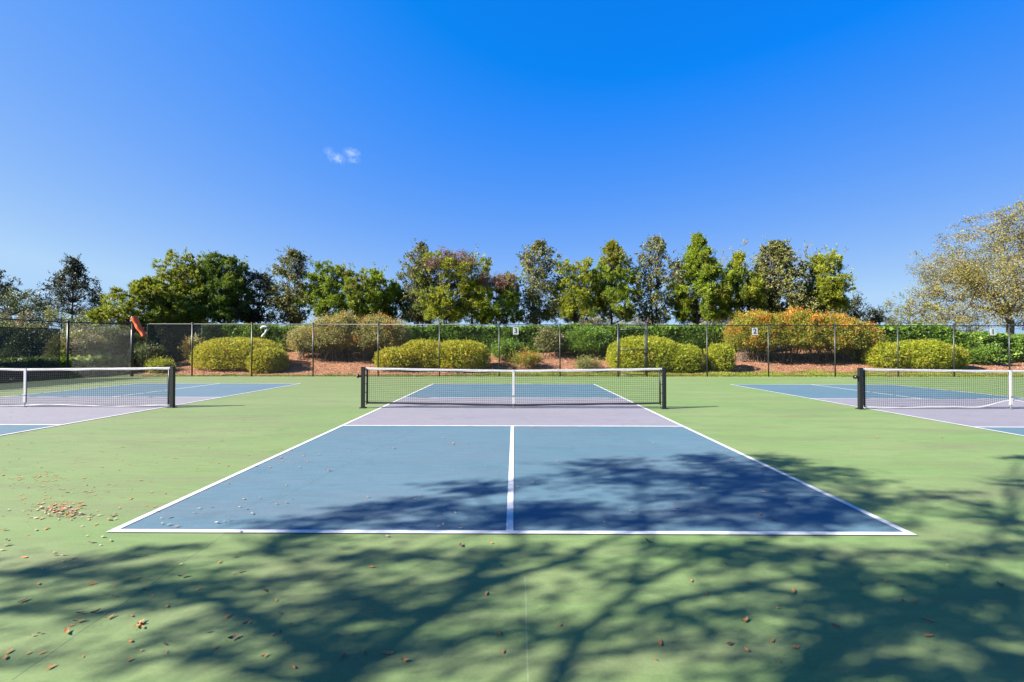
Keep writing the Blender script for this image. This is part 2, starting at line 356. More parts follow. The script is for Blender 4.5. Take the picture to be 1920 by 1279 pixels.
def net(cx_, cy_, label, bottom, crank_side, seed, sag=.065, rot=0.0):
    """bottom: 'dark' raised dark band, 'white' white band near the ground"""
    rng = np.random.default_rng(seed)
    T = thing('pickleball_net', label, 'net', (cx_, cy_, 0), 'nets across the courts')
    H = 3.44
    def wpt(x, z, y=0): return (cx_+x*math.cos(rot)-y*math.sin(rot), cy_+x*math.sin(rot)+y*math.cos(rot), z)
    def top(x): return .925-sag*(1-abs(x/3.3))**1.0*(1-.25*(1-abs(x/3.3)))
    def bot(x):
        if bottom == 'dark': return .11-.05*(1-abs(x/3.3))
        if bottom == 'white': return .03+.16*math.exp(-(x/.5)**2)+.012*math.sin(x*3)
        return .03+.015*math.sin(x*2.3)
    # posts: square black tube with base plate, cap, and lacing rod on the net side
    for s in (-1, 1):
        p = MB(); p.box(wpt(s*H, .465), (.075, .075, .93), rot, .006); o = p.build('post', M['black'], T)
        q = MB(); q.box(wpt(s*H, .934), (.082, .082, .012), rot, .003); q.build('post_cap', M['black'], o)
        q = MB(); q.box(wpt(s*H, .009), (.14, .14, .018), rot, .004); q.build('base_plate', M['black'], o)
        r = MB(); xx = s*(H-.085); r.tube([wpt(xx, .08), wpt(xx, .5), wpt(xx, .90)], .013, 8)
        for z in (.14, .35, .55, .75, .87): r.tube([wpt(xx, z), wpt(s*(H-.03), z+.01)], .008, 6)
        r.build('lacing_rod', M['black'], T, True)
    if crank_side:
        s = crank_side; c = MB()
        c.tube([wpt(s*(H+.03), .73), wpt(s*(H+.10), .73)], .03, 10); c.tube([wpt(s*(H+.10), .73), wpt(s*(H+.135), .735)], .045, 12)
        c.tube([wpt(s*(H+.12), .73), wpt(s*(H+.12), .70, -.05)], .012, 6)
        c.build('crank_winch', M['black'], T, True)
    # net cords
    W2 = H-.10; pitch = .047; g = MB()
    n = int(2*W2/pitch)
    for i in range(n+1):
        x = -W2+2*W2*i/n; zt, zb = top(x)-.02, bot(x)+.02
        w = .0046/2; a, b_ = wpt(x-w, zb, -w), wpt(x+w, zb, -w); c, d = wpt(x, zb, w), None
        V = [wpt(x-w, zb, -w), wpt(x+w, zb, -w), wpt(x, zb, w), wpt(x-w, zt, -w), wpt(x+w, zt, -w), wpt(x, zt, w)]
        g.add(V, [(0, 1, 4, 3), (1, 2, 5, 4), (2, 0, 3, 5)])
    rows = 18; seg = 40
    for k in range(rows+1):
        V = []; w = .0046/2; tt = k/rows
        ph = rng.uniform(0, 6)
        for j in range(seg+1):
            x = -W2+2*W2*j/seg; z = (bot(x)+.02)*(1-tt)+(top(x)-.02)*tt+.004*math.sin(x*4+ph); y = .004*math.sin(x*3.1+k)
            V += [wpt(x, z-w, y-w), wpt(x, z+w, y-w), wpt(x, z, y+w)]
        g.add(V, [f for j in range(seg) for f in ((j*3, j*3+3, j*3+4, j*3+1), (j*3+1, j*3+4, j*3+5, j*3+2), (j*3+2, j*3+5, j*3+3, j*3))])
    g.build('netting', M['cord'], T)
    def band(fz, hh, th, name, mat, x0=-W2, x1=W2):
        b_ = MB(); V = []; S = 60
        for j in range(S+1):
            x = x0+(x1-x0)*j/S; z = fz(x); wob = .004*math.sin(x*5.3+seed); tw = .5+.1*math.sin(x*9)
            for (yy, zz) in ((-th, z-hh/2+wob), (-th*1.6*tw*2, z), (-th, z+hh/2), (th, z+hh/2), (th, z-hh/2+wob)): V.append(wpt(x, zz, yy))
        F = [(j*5+k, j*5+(k+1) % 5, (j+1)*5+(k+1) % 5, (j+1)*5+k) for j in range(S) for k in range(5)]
        F += [(4, 3, 2, 1, 0), tuple(S*5+k for k in range(5))]
        b_.add(V, F); return b_.build(name, mat, T)
    band(lambda x: top(x)-.022, .052, .006, 'top_tape', M['tape'], -W2-.05, W2+.05)
    if bottom == 'dark': band(lambda x: bot(x)+.015, .045, .005, 'bottom_band', M['cord'])
    else: band(lambda x: bot(x)+.012, .03 if bottom == 'white' else .018, .005, 'bottom_band', M['tape'])
    for s in (-1, 1):
        b_ = MB(); b_.box(wpt(s*W2, (top(W2)+bot(W2))/2, .0), (.03, .008, top(W2)-bot(W2)-.05), rot); b_.build('side_band', M['cord'], T)
    # centre strap with buckle and ground anchor
    st = MB(); zt = top(0)+.006
    st.add([wpt(-.026, .10, -.012), wpt(.026, .10, -.012), wpt(.026, zt, -.014), wpt(-.026, zt, -.014), wpt(-.026, .10, .012), wpt(.026, .10, .012), wpt(.026, zt, .014), wpt(-.026, zt, .014)],
           [(0, 1, 2, 3), (5, 4, 7, 6), (3, 2, 6, 7), (0, 4, 5, 1), (0, 3, 7, 4), (1, 5, 6, 2)])
    st.box(wpt(.002, .19, -.017), (.056, .006, .16), rot)
    so = st.build('centre_strap', M['tape'], T)
    bk = MB(); bk.box(wpt(0, .285, -.02), (.06, .01, .02), rot, .002); bk.build('buckle', M['metal'], so)
    an = MB(); an.tube([wpt(0, 0, 0), wpt(0, .06, 0), wpt(0, .115, 0)], .011, 8); an.box(wpt(0, .012, 0), (.07, .07, .008), rot); an.build('ground_anchor', M['metal'], so)
    return T
net(0.01, .12, 'centre court net, its dark lower band hanging clear of the mauve paint', 'dark', -1, 3)
net(-11.25, .15, 'left court net with a thin pale lower edge, cut off by the left photo edge', 'thin', 0, 5, .05, -.01)
net(11.35, .16, 'right court net with a white lower tape that lifts at the centre strap', 'white', -1, 8, .055, .01)

# ------------------------------------------------------------------ chain-link fences
FH = 2.47
def chain_wires(g, A, B, z0, z1, pitch=.058, w=.0024):
    """two families of diagonal wires filling the panel between ground points A and B"""
    A = np.array(A, float); B = np.array(B, float); L = np.linalg.norm(B-A); d = (B-A)/L; nrm = np.array([-d[1], d[0]])
    H = z1-z0; ds = pitch*1.414
    V = []; F = []; k = 0
    for sgn in (1, -1):
        s0 = -H if sgn > 0 else 0.0
        s = s0
        while s < (L if sgn > 0 else L+H):
            # wire runs from (s, z0) to (s+sgn*H, z1)
            a, b_ = s, s+sgn*H; za, zb = z0, z1
            if sgn > 0:
                if a < 0: za = z0-a; a = 0
                if b_ > L: zb = z1-(b_-L); b_ = L
            else:
                if a > L: za = z0+(a-L); a = L
                if b_ < 0: zb = z1+b_; b_ = 0
            if zb-za > .03:
                off = nrm*w*.8*sgn
                for (s_, z_) in ((a, za), (b_, zb)):
                    p = A+d*s_+off
                    V += [(p[0]-d[0]*w, p[1]-d[1]*w, z_), (p[0]+d[0]*w, p[1]+d[1]*w, z_), (p[0]+nrm[0]*w, p[1]+nrm[1]*w, z_), ]
                F += [(k, k+1, k+4, k+3), (k+1, k+2, k+5, k+4), (k+2, k, k+3, k+5)]; k += 6
            s += ds
    g.add(V, F)
def post(T, x, y, r=.03, h=FH, mat=None, arm=True):
    m = MB(); m.tube([(x, y, -.02), (x, y, h)], r, 12); o = m.build('post', mat or M['vinyl'], T, True)
    c = MB(); c.tube([(x, y, h), (x, y, h+.03), (x, y, h+.055)], [r*1.25, r*1.2, r*.45], 12); c.build('post_cap', M['vinyl'], o, True)
def fpx(u, dv=0):
    p = at(u, 690, Y=FY); x = p[0]
    for _ in range(4): p = at(u, 690, Y=fy(x)+dv); x = p[0]
    return x
BF = thing('chain_link_fence', 'long black chain-link fence behind the far baselines carrying the court numbers', 'fence', (0, FY, 0))
pu = [360, 472, 587, 709, 824, 936, 1050]
pr = [1326, 1441, 1566, 1684, 1789, 1893]
px_ = [fpx(u) for u in pu]; gx0, gx1 = fpx(1159), fpx(1213); px2 = [fpx(u) for u in pr]+[26.6, 29.5, 32.4]
for x in px_: post(BF, x, fy(x))
for x in px2: post(BF, x, fy(x))
post(BF, gx0, fy(gx0), .042); post(BF, gx1, fy(gx1), .042)
cxn = -17.75
post(BF, cxn, fy(cxn), .055, FH+.06)
def rail(T, a, b_, z, r, name='top_rail'):
    m = MB(); m.tube([(a[0], a[1], z), (b_[0], b_[1], z)], r, 10); return m.build(name, M['vinyl'], T, True)
rail(BF, (cxn, fy(cxn)), (33.2, fy(33.2)), FH-.03, .021)
m = MB()
chain_wires(m, (cxn, fy(cxn)), (gx0, fy(gx0)), .03, FH-.03); chain_wires(m, (gx1, fy(gx1)), (33.2, fy(33.2)), .03, FH-.03)
chain_wires(m, (gx0, fy(gx0)), (gx1, fy(gx1)), 2.28, FH-.03)
m.build('chain_mesh', M['wire'], BF)
m = MB(); m.tube([(cxn, fy(cxn), .06), (gx0, fy(gx0), .06)], .004, 5); m.tube([(gx1, fy(gx1), .06), (33.2, fy(33.2), .06)], .004, 5); m.build('tension_wire', M['wire'], BF)
# gate
GT = thing('fence_gate', 'chain-link walk gate with a mid rail in front of the large round shrub', 'gate', ((gx0+gx1)/2, fy(gx0), 0))
a, b_ = gx0+.085, gx1-.085; gy_ = fy(gx0)
m = MB()
for x in (a, b_): m.tube([(x, gy_, .08), (x, gy_, 2.24)], .024, 10)
for z in (.09, 1.27, 2.23): m.tube([(a, gy_, z), (b_, gy_, z)], .022, 10)
m.build('gate_frame', M['vinyl'], GT, True)
m = MB(); chain_wires(m, (a, gy_), (b_, gy_), .1, 2.22); m.build('chain_mesh', M['wire'], GT)
for z in (.35, 1.95):
    m = MB(); m.box((gx0+.045, gy_-.01, z), (.10, .05, .06), 0, .006); m.build('hinge', M['black'], GT)
m = MB(); m.box((b_-.02, gy_-.035, 1.12), (.12, .03, .06), 0, .006); m.build('latch', M['black'], GT)
m = MB(); m.tube([((a+b_)/2+.05, gy_-.035, 1.14), ((a+b_)/2+.05, gy_-.035, 1.27)], .018, 8); m.build('padlock', M['black'], GT)
# side fence (chamfered corner, then towards the camera)
SF = thing('side_fence', 'black chain-link side fence running from the corner post towards the camera at far left', 'fence', (-19.45, 9.25, 0))
sp = [(-19.45, 9.25)]+[(-19.45, 9.25-2.95*k) for k in range(1, 9)]
for i, (x, y) in enumerate(sp): post(SF, x, y, .045 if i == 0 else .032)
m = MB(); m.tube([(cxn, fy(cxn), FH-.03), (-19.45, 9.25, FH-.03), (-19.45, sp[-1][1], FH-.03)], .024, 10); m.build('top_rail', M['vinyl'], SF, True)
m = MB(); chain_wires(m, (cxn, fy(cxn)), (-19.45, 9.25), .03, FH-.03); chain_wires(m, (-19.45, 9.25), (-19.45, sp[-1][1]), .03, FH-.03); m.build('chain_mesh', M['wire'], SF)

def screen_mat(name, col, see):
    m, nt, b, out = nmat(name); N, L = nt.nodes, nt.links
    tc = N.new('ShaderNodeTexCoord'); no = N.new('ShaderNodeTexNoise'); no.inputs['Scale'].default_value = 1.4; no.inputs['Detail'].default_value = 6
    L.new(tc.outputs['Object'], no.inputs['Vector']); rp = N.new('ShaderNodeValToRGB'); setramp(rp, [(.3, tuple(c*.75 for c in col)), (.7, tuple(c*1.3 for c in col))])
    L.new(no.outputs[0], rp.inputs[0]); L.new(rp.outputs[0], b.inputs['Base Color']); b.inputs['Roughness'].default_value = .8; b.inputs['Specular IOR Level'].default_value = .2
    t = N.new('ShaderNodeBsdfTransparent'); ms = N.new('ShaderNodeMixShader'); ms.inputs[0].default_value = see
    L.new(b.outputs[0], ms.inputs[1]); L.new(t.outputs[0], ms.inputs[2]); L.new(ms.outputs[0], out.inputs[0]); return m
M['screen'] = screen_mat('dark_windscreen_fabric', (.022, .032, .032), .30)
M['screen2'] = screen_mat('grey_windscreen_fabric', (.042, .044, .032), .30)
def screen(name, label, pts, ztop, mat, group=None):
    T = thing(name, label, 'windscreen', (pts[0][0], pts[0][1], 0), group)
    m = MB(); P = []
    for i in range(len(pts)-1):
        for k in range(8 if i < len(pts)-2 else 9):
            t = k/8; x = pts[i][0]*(1-t)+pts[i+1][0]*t; y = pts[i][1]*(1-t)+pts[i+1][1]*t
            P.append((x, y, pts[i][2]*(1-t)+pts[i+1][2]*t, ztop[i]*(1-t)+ztop[i+1]*t))
    V = []
    for i, (x, y, a, b_) in enumerate(P):
        wv = .015*math.sin(i*2.1)
        V += [(x+wv, y+wv, a), (x+wv, y+wv, b_)]
    m.add(V, [(2*i, 2*i+2, 2*i+3, 2*i+1) for i in range(len(P)-1)])
    m.build('fabric', mat, T)
    h = MB(); h.tube([(p[0], p[1], p[3]) for p in P], .018, 6); h.tube([(p[0], p[1], p[2]+.01) for p in P], .012, 6); h.tube([(P[0][0], P[0][1], P[0][2]), (P[0][0], P[0][1], P[0][3])], .014, 6)
    h.build('hem', M['black'], T)
    return T
screen('windscreen', 'dark see-through windscreen tied low on the side fence at far left', [(-19.40, 8.85, .05), (-19.40, 5.6, .05), (-19.40, -2, .05)], [2.13, 2.10, 2.08], M['screen'])
W0, W1, W2_ = (-19.6, 13.6), (-18.5, 16.2), (-15.2, 17.6)
wl_ = [(p[0], p[1], bz(*p)+.04) for p in (W0, W1, W2_)]
BS = screen('windscreen_fence', 'grey-black windscreen fence climbing the mulch bank behind the left shrubs', wl_, [p[2]+h for p, h in zip(wl_, (2.3, 1.72, 1.5))], M['screen2'])
for (x, y, z), h in zip(wl_, (2.4, 1.8, 1.58)):
    m = MB(); m.tube([(x, y+.05, z-.2), (x, y+.05, z+h)], .028, 8); m.build('post', M['vinyl'], BS, True)

# number signs
for ch, u, w_ in (('3', 967, ' on the fence behind the centre court'), ('2', 1415, ' on the fence before the orange-flowered shrubs'), ('1', 1861, ' on the fence below the big pale oak')):
    x = fpx(u); y = fy(x)-.035; z = 2.15
    T = thing('number_sign', 'small white plate with black number '+ch+w_, 'sign', (x, y, z-.16), 'court number plates')
    m = MB(); m.box((x, y, z), (.265, .008, .335), FS, .002); m.build('plate', M['sign'], T)
    add_text('numeral', ch, .33, M['ink'], T, Matrix.Translation((x-.005, y-.008, z)) @ Matrix.Rotation(FS, 4, 'Z') @ Matrix.Rotation(rad(90), 4, 'X') @ Matrix.Diagonal((1, 1, 1, 1)))
    for sx_ in (-1, 1):
        m = MB(); m.tube([(x+sx_*.11, y-.008, z+.14), (x+sx_*.11, y+.03, z+.145)], .006, 5); m.build('tie', M['ink'], T)

# white scrap caught on the fence
pl = [(489, 616), (492, 613), (497, 612), (501, 614), (502, 618), (499, 621), (497, 625), (494, 628), (491, 632)]
Ys = fy(fpx(497))-.02; m = MB(); P = [at(u, v, Y=Ys) for u, v in pl]
m.tube([p+np.array([0, .012*math.sin(i*2.), 0]) for i, p in enumerate(P)], [.05, .06, .04, .055, .06, .05, .035, .06, .05], 7)
tag(m.build('ribbon_scrap', M['tape'], smooth=True), 'crumpled white scrap caught near the fence top above the wide left shrub', 'scrap')

# orange windsock on the corner post
T = thing('windsock', 'limp orange windsock drooping from the top of the corner fence post', 'windsock', (cxn, fy(cxn), FH))
m = MB(); m.tube([(cxn, fy(cxn)-.07, FH-.3), (cxn, fy(cxn)-.07, FH+.30)], .012, 8); m.tube([(cxn, fy(cxn)-.07, FH+.30), (cxn+.12, fy(cxn)-.10, FH+.30)], .008, 6); m.build('pole', M['black'], T, True)
m = MB(); P = []; r_ = []
for i in range(13):
    t = i/12; P.append((cxn+.13+t*.50+.02*math.sin(t*9), fy(cxn)-.10, FH+.26-t*.80-.05*t*t)); r_.append(.135-.035*t+.010*math.sin(t*14))
m.tube(P, r_, 14, cap=False)
ws = m.build('sleeve', M['orange'], T, True)
m = MB(); m.tube([(P[0][0]+.138*math.cos(k*math.pi/8)*.86, P[0][1]+.138*math.sin(k*math.pi/8), P[0][2]+.138*math.cos(k*math.pi/8)*.5) for k in range(17)], .006, 5); m.build('hoop', M['metal'], T)

# ------------------------------------------------------------------ foliage materials
F_ = {}
F_['clip'] = leafmat('clipped_shrub_leaves', [(.30, .33, .022), (.48, .47, .03), (.62, .58, .035), (.42, .42, .03)], .55, .4, (.56, .48, .04), 1.6)
F_['clip2'] = leafmat('lime_shrub_leaves', [(.26, .33, .018), (.43, .48, .025), (.56, .58, .03)], .55, .4, (.52, .50, .04), 1.6)
F_['hedge'] = leafmat('hedge_leaves', [(.09, .18, .02), (.15, .28, .03), (.26, .40, .04), (.11, .22, .025)], .5, .35, (.24, .36, .035), .7)
F_['side'] = leafmat('box_hedge_leaves', [(.12, .20, .02), (.22, .33, .03), (.32, .40, .04)], .5, .35)
F_['jun'] = leafmat('juniper_sprays', [(.15, .25, .02), (.26, .38, .025), (.42, .48, .03), (.19, .30, .02)], .65, .35, (.28, .28, .03), .55)
F_['jun2'] = leafmat('yellow_juniper_sprays', [(.21, .27, .02), (.36, .40, .025), (.50, .49, .035)], .65, .35, (.17, .24, .03), .6)
F_['jund'] = leafmat('dark_juniper_sprays', [(.07, .14, .02), (.14, .23, .025), (.25, .32, .03)], .65, .35, (.28, .34, .03), .5)
F_['mag'] = leafmat('magnolia_leaves', [(.10, .15, .035), (.19, .23, .05), (.33, .33, .10), (.30, .22, .11), (.11, .16, .04)], .5, .25, (.22, .23, .08), .9, .2)
F_['magd'] = leafmat('dark_magnolia_leaves', [(.035, .055, .03), (.06, .08, .035), (.14, .13, .08), (.05, .07, .03)], .5, .2, None, .9, .2)
F_['dead'] = leafmat('dead_brown_sprays', [(.22, .12, .075), (.34, .2, .14), (.27, .16, .10)], .8, .2)
F_['oak'] = leafmat('pale_oak_leaves', [(.19, .19, .05), (.34, .29, .08), (.50, .40, .18), (.17, .19, .04), (.42, .33, .07)], .6, .35, (.32, .29, .04), .5, .15)
F_['oakg'] = leafmat('green_oak_leaves', [(.05, .09, .02), (.09, .14, .03), (.12, .16, .04)], .5, .25)
F_['yel'] = leafmat('yellow_green_leaves', [(.17, .22, .04), (.27, .31, .06), (.38, .37, .10), (.13, .18, .035)], .55, .3, (.30, .22, .12), .8)
F_['fire'] = leafmat('firebush_leaves', [(.22, .29, .03), (.36, .40, .04), (.44, .36, .05), (.20, .30, .03), (.58, .46, .06)], .55, .35, (.64, .36, .05), 1.5)
F_['dry'] = leafmat('dusty_shrub_leaves', [(.24, .27, .07), (.42, .42, .11), (.60, .54, .24), (.21, .27, .06), (.60, .38, .10)], .6, .4, (.62, .38, .08), 1.4)
F_['flower'] = leafmat('orange_flowers', [(.75, .13, .02), (.8, .22, .04), (.7, .08, .02)], .6, .2)
F_['broad'] = leafmat('background_leaves', [(.05, .09, .02), (.10, .15, .03), (.18, .21, .05), (.07, .11, .025)], .5, .25, (.17, .19, .05), .7)
F_['grass'] = leafmat('grass_blades', [(.20, .29, .02), (.34, .42, .03), (.48, .48, .07), (.25, .33, .03)], .6, .35, (.42, .32, .08), .8)
F_['mulch'] = leafmat('mulch_chips', [(.20, .09, .05), (.38, .19, .12), (.52, .31, .21), (.62, .43, .32)], .9, 0)

def crown_mesh(rng, lobes, per, L, Wd, up=.3, outw=.9, shell=.45, rnd=.6, squash=1.0, center=None):
    """lobes: list of (centre, radius); leaves spread through each lobe's outer shell"""
    out = []
    for c, r in lobes:
        n = max(12, int(per*(r/.5)**2)); d = rdir(rng, n)
        rr = r*(shell+(1-shell)*rng.random(n)**.5)*rng.uniform(.75, 1.15, n)
        nt = max(6, int(34*(r/.5)**2)); td = rdir(rng, nt); tr_ = rng.uniform(.55, 1.25, nt); w = rng.integers(0, nt, n)
        d = unit(td[w]+rng.normal(size=(n, 3))*.20); rr = r*tr_[w]*rng.uniform(.55, 1.08, n)
        P = np.asarray(c)+d*rr[:, None]*np.array([1, 1, squash])
        D = td[w]*outw+np.array([0, 0, up])+rng.normal(size=(n, 3))*rnd
        out.append(leaf_quads(rng, P, D, L, Wd))
    return np.concatenate(out)

def wobble(rng, a, b_, n, amp):
    a, b_ = np.asarray(a, float), np.asarray(b_, float); t = np.linspace(0, 1, n)[:, None]
    P = a*(1-t)+b_*t; off = np.cumsum(rng.normal(size=(n, 3)), 0)*amp/n; off -= off[-1]*t; off *= (t > 0)
    return P+off

def tree(name, label, u, dep, top_v, w_px, kind, seed, bot_v=604, stems=1, trunk_mat=None, cat='tree', group=None, leafm=None, dens=1.0, shape=None, dead=False, squeeze=1.0, lobe_r=None):
    """tree standing dep metres behind the back fence, crown as seen between top_v and bot_v and w_px wide"""
    rng = np.random.default_rng(seed)
    Y = fy(0)+dep; p = at(u, top_v, Y=Y); q = at(u, bot_v, Y=Y)
    X = p[0]; zt, zb = p[2], q[2]; s = FPX/(Y-CAM[1]); R = w_px*(1.28 if kind == 'jun' else 1.25)/2/s; H = zt-zb; g = bz(X, Y)
    T = thing(name, label, cat, (X, Y, g), group)
    if shape is None: shape = {'jun': lambda t: 1.08*(1-((t-.3)/.7)**1.35*.90) if t > .3 else .84+.8*t,
                               'mag': lambda t: .62+.5*math.sin(math.pi*min(1, t*1.05))**.8*(1-.2*t) if t < .7 else 1.05*(1-((t-.7)/.3)**1.7*.85),
                               'round': lambda t: math.sqrt(max(.02, 1-(2*t-1)**2*.96))}[kind if kind in ('jun', 'mag') else 'round']
    lr = lobe_r or {'jun': .42, 'mag': .36}.get(kind, .5)
    lr = min(lr, R*.5)
    nl = int(dens*{'jun': 7.5, 'mag': 7.0}.get(kind, 5.0)*H*(2*R)/(lr*lr*3.2)*.55)+10
    lobes = []
    for i in range(nl):
        t = rng.random(); rr = max(.12, shape(t))*R*squeeze
        ph = rng.uniform(0, 2*math.pi); q_ = rng.uniform(.12, 1.0)**.5
        rad_ = max(.05, rr*1.08*(.88+.2*math.sin(3*ph+7*t+seed))-lr*.35)*q_
        c = np.array([X+math.cos(ph)*rad_, Y+math.sin(ph)*rad_, zb+lr*.4+(H-lr*.9)*t])
        lobes.append((c, lr*rng.uniform(.6, 1.15)*(1-.35*t)))
    tm = trunk_mat or M['bark']
    tr = MB(); fork = g+(zb-g)*.35
    st = []
    for k in range(stems):
        dx, dy = (rng.uniform(-.35, .35, 2)*R*.8 if stems > 1 else (0, 0))
        b0 = np.array([X+dx*.3, Y+dy*.3, g-.1]); b1 = np.array([X+dx*1.6, Y+dy*1.6, zb+H*(.85 if k == 0 else rng.uniform(.5, .8))])
        P = wobble(rng, b0, b1, 9, .25); r0 = .045+.011*H if stems == 1 else .03+.006*H
        tr.tube(P, np.linspace(r0*1.15, .012, 9), 7); st.append(P)
    for c, r in lobes:
        P = st[rng.integers(len(st))]; hz = c[2]-.35*abs(c[2]-g)*rng.uniform(.3, .8)
        j = int(np.argmin(abs(P[:, 2]-hz))); tr.tube(wobble(rng, P[j], c, 5, .18), np.linspace(.022, .006, 5), 4, cap=False)
    tr.build('trunk', tm, T, True)
    if kind == 'jun': V = crown_mesh(rng, lobes, 800*dens, .15, .038, .6, .9, .35, .42)
    elif kind == 'mag': V = crown_mesh(rng, lobes, 190*dens, .15, .075, .2, .7, .3, .8)
    elif kind == 'fine': V = crown_mesh(rng, lobes, 230*dens, .10, .05, .2, .7, .25, .8)
    else: V = crown_mesh(rng, lobes, 150*dens, .12, .06, .2, .8, .35, .7)
    # loose outer twigs that break the outline
    k = 34; tw = []
    for i in range(k):
        t = rng.uniform(.15, 1.02); ph = rng.uniform(0, 6.28); rr = max(.1, shape(min(t, 1)))*R*squeeze
        c = np.array([X+math.cos(ph)*rr*.9, Y+math.sin(ph)*rr*.9, zb+H*t*.96]); d = unit(np.array([math.cos(ph)*.8, math.sin(ph)*.8, .5+t]))
        n = 12; s_ = rng.uniform(0, .42, n); tw.append(leaf_quads(rng, c+d*s_[:, None]+rng.normal(size=(n, 3))*.045, d+rng.normal(size=(n, 3))*.5, .13, .05))
    V = np.concatenate([V]+tw)
    link('crown', quads_mesh('crown', V), leafm or F_[kind], T)
    if dead:
        dl = [(np.array([X+rng.uniform(-.5, .6)*R, Y-rng.uniform(-.3, .95)*R, zt-.15-H*rng.uniform(.0, .22)]), .34) for _ in range(30)]
        link('dead_crown_top', quads_mesh('dead', crown_mesh(rng, dl, 520, .17, .026, -.6, .7, .4, .5)), F_['dead'], T)
    return T

G_J, G_M = 'juniper-like evergreens in the row on the bank', 'broad-leaved evergreens in the row on the bank'
# from left to right
tree('broadleaf_tree', 'dark open-branched tree cut off by the left edge of the photo', -14, 12, 500, 75, 'mag', 11, 640, leafm=F_['magd'], dens=.8)
tree('broadleaf_tree', 'rounded mid-green tree low at the left edge above the windscreen', 22, 10, 540, 110, 'fine', 12, 650, leafm=F_['broad'], dens=1.2)
tree('magnolia_tree', 'pointed dark magnolia with open sky showing through, standing alone at the left', 138, 13, 480, 125, 'mag', 13, 600, leafm=F_['magd'], dens=.7, shape=lambda t: 1.02*(1-t)**1.05+.06)
tree('broadleaf_tree', 'pale green bushy tree below the pointed magnolia behind the side fence', 115, 8, 578, 150, 'fine', 14, 660, leafm=F_['yel'], dens=1.2)
tree('broadleaf_tree', 'dark bushy tree at fence height beside the spreading juniper', 195, 7, 590, 90, 'fine', 15, 668, leafm=F_['broad'], dens=1.3)
tree('juniper_tree', 'spreading bright juniper that reaches the ground behind the windsock', 283, 6.6, 522, 125, 'jun', 16, 690, leafm=F_['jun2'], dens=1.3, group=G_J, shape=lambda t: 1.0-.15*t if t < .55 else .95*(1-((t-.55)/.45)**2*.8), squeeze=1.05)
tree('juniper_tree', 'tall juniper with a blue-green thin top above the left shade screen', 345, 8.5, 474, 92, 'jun', 17, 606, leafm=F_['jun2'], group=G_J, shape=lambda t: 1-.45*t*t)
tree('juniper_tree', 'dark broad juniper left of the first gap in the row', 420, 9.0, 478, 98, 'jun', 18, 604, leafm=F_['jund'], dens=1.15, group=G_J, shape=lambda t: 1-.5*t**1.6)
tree('broadleaf_tree', 'short dark-leaved tree between the dark juniper and the narrow magnolia', 487, 10, 510, 80, 'mag', 19, 606, leafm=F_['magd'], dens=1.1, group=G_M)
tree('magnolia_tree', 'narrow upright magnolia first in the row from the left', 549, 9.2, 466, 64, 'mag', 20, 606, stems=3, group=G_M, dens=1.15)
tree('juniper_tree', 'small round juniper with a pale bare patch right of the first magnolia', 614, 9.2, 493, 74, 'jun', 21, 600, leafm=F_['jun'], group=G_J, shape=lambda t: 1-.4*t*t)
tree('juniper_tree', 'wide low juniper above the dusty brown shrubs', 688, 9.2, 502, 88, 'jun', 22, 600, leafm=F_['jun'], group=G_J, dens=1.1, shape=lambda t: 1-.35*t**2)
tree('juniper_tree', 'small dark juniper squeezed between the wide juniper and a magnolia', 742, 10.2, 530, 58, 'jun', 23, 600, leafm=F_['jund'], group=G_J, dens=.9)
tree('magnolia_tree', 'tall magnolia beside the big juniper with a dead brown top', 788, 9.4, 454, 62, 'mag', 24, 608, stems=4, group=G_M, dens=1.1)
tree('broadleaf_tree', 'thin blue-green tree top rising behind the brown-topped juniper', 884, 12, 466, 62, 'fine', 25, 590, leafm=F_['broad'], dens=.6, group=G_M)
tree('juniper_tree', 'big juniper with a dead brown top, taller of the two browned ones', 848, 9.0, 477, 104, 'jun', 26, 604, leafm=F_['jun2'], stems=3, group=G_J, dead=True, shape=lambda t: .8+.35*math.sin(t*2.6))
tree('juniper_tree', 'smaller juniper with a dead brown top right of the taller browned one', 930, 9.0, 517, 84, 'jun', 27, 604, leafm=F_['jun'], group=G_J, dead=True, shape=lambda t: .85+.3*math.sin(t*2.6))
tree('magnolia_tree', 'narrow magnolia standing alone behind number 3 with an open sparse foot', 1010, 9.4, 450, 70, 'mag', 28, 610, stems=4, group=G_M, dens=1.0)
tree('juniper_tree', 'yellow-green round juniper with a shaded hollow left of the tall pointed one', 1080, 8.8, 487, 86, 'jun', 29, 600, leafm=F_['jun2'], stems=2, group=G_J, shape=lambda t: 1-.35*t**2.2)
tree('juniper_tree', 'tall pointed juniper left of the pale airy magnolia', 1148, 9.2, 450, 84, 'jun', 30, 600, leafm=F_['jun'], group=G_J, stems=2)
tree('magnolia_tree', 'pale airy magnolia with two trunks between two tall junipers', 1228, 9.4, 443, 74, 'mag', 31, 606, stems=2, group=G_M, dens=.9)
tree('juniper_tree', 'tallest bright juniper right of the pale airy magnolia', 1308, 9.0, 440, 88, 'jun', 32, 600, leafm=F_['jun'], group=G_J, dens=1.2)
tree('bare_tree', 'pale nearly leafless tree top showing behind the junipers above number 2', 1385, 13, 456, 80, 'fine', 33, 560, leafm=F_['oak'], dens=.30, trunk_mat=M['palebark'], group='pale thin trees behind the row')
tree('juniper_tree', 'narrow juniper left of the dense pointed magnolia', 1384, 9.0, 476, 78, 'jun', 34, 600, leafm=F_['jun2'], group=G_J)
tree('bare_tree', 'pale twiggy tree top showing behind the last juniper', 1500, 13, 460, 92, 'fine', 35, 560, leafm=F_['oak'], dens=.30, trunk_mat=M['palebark'], group='pale thin trees behind the row')
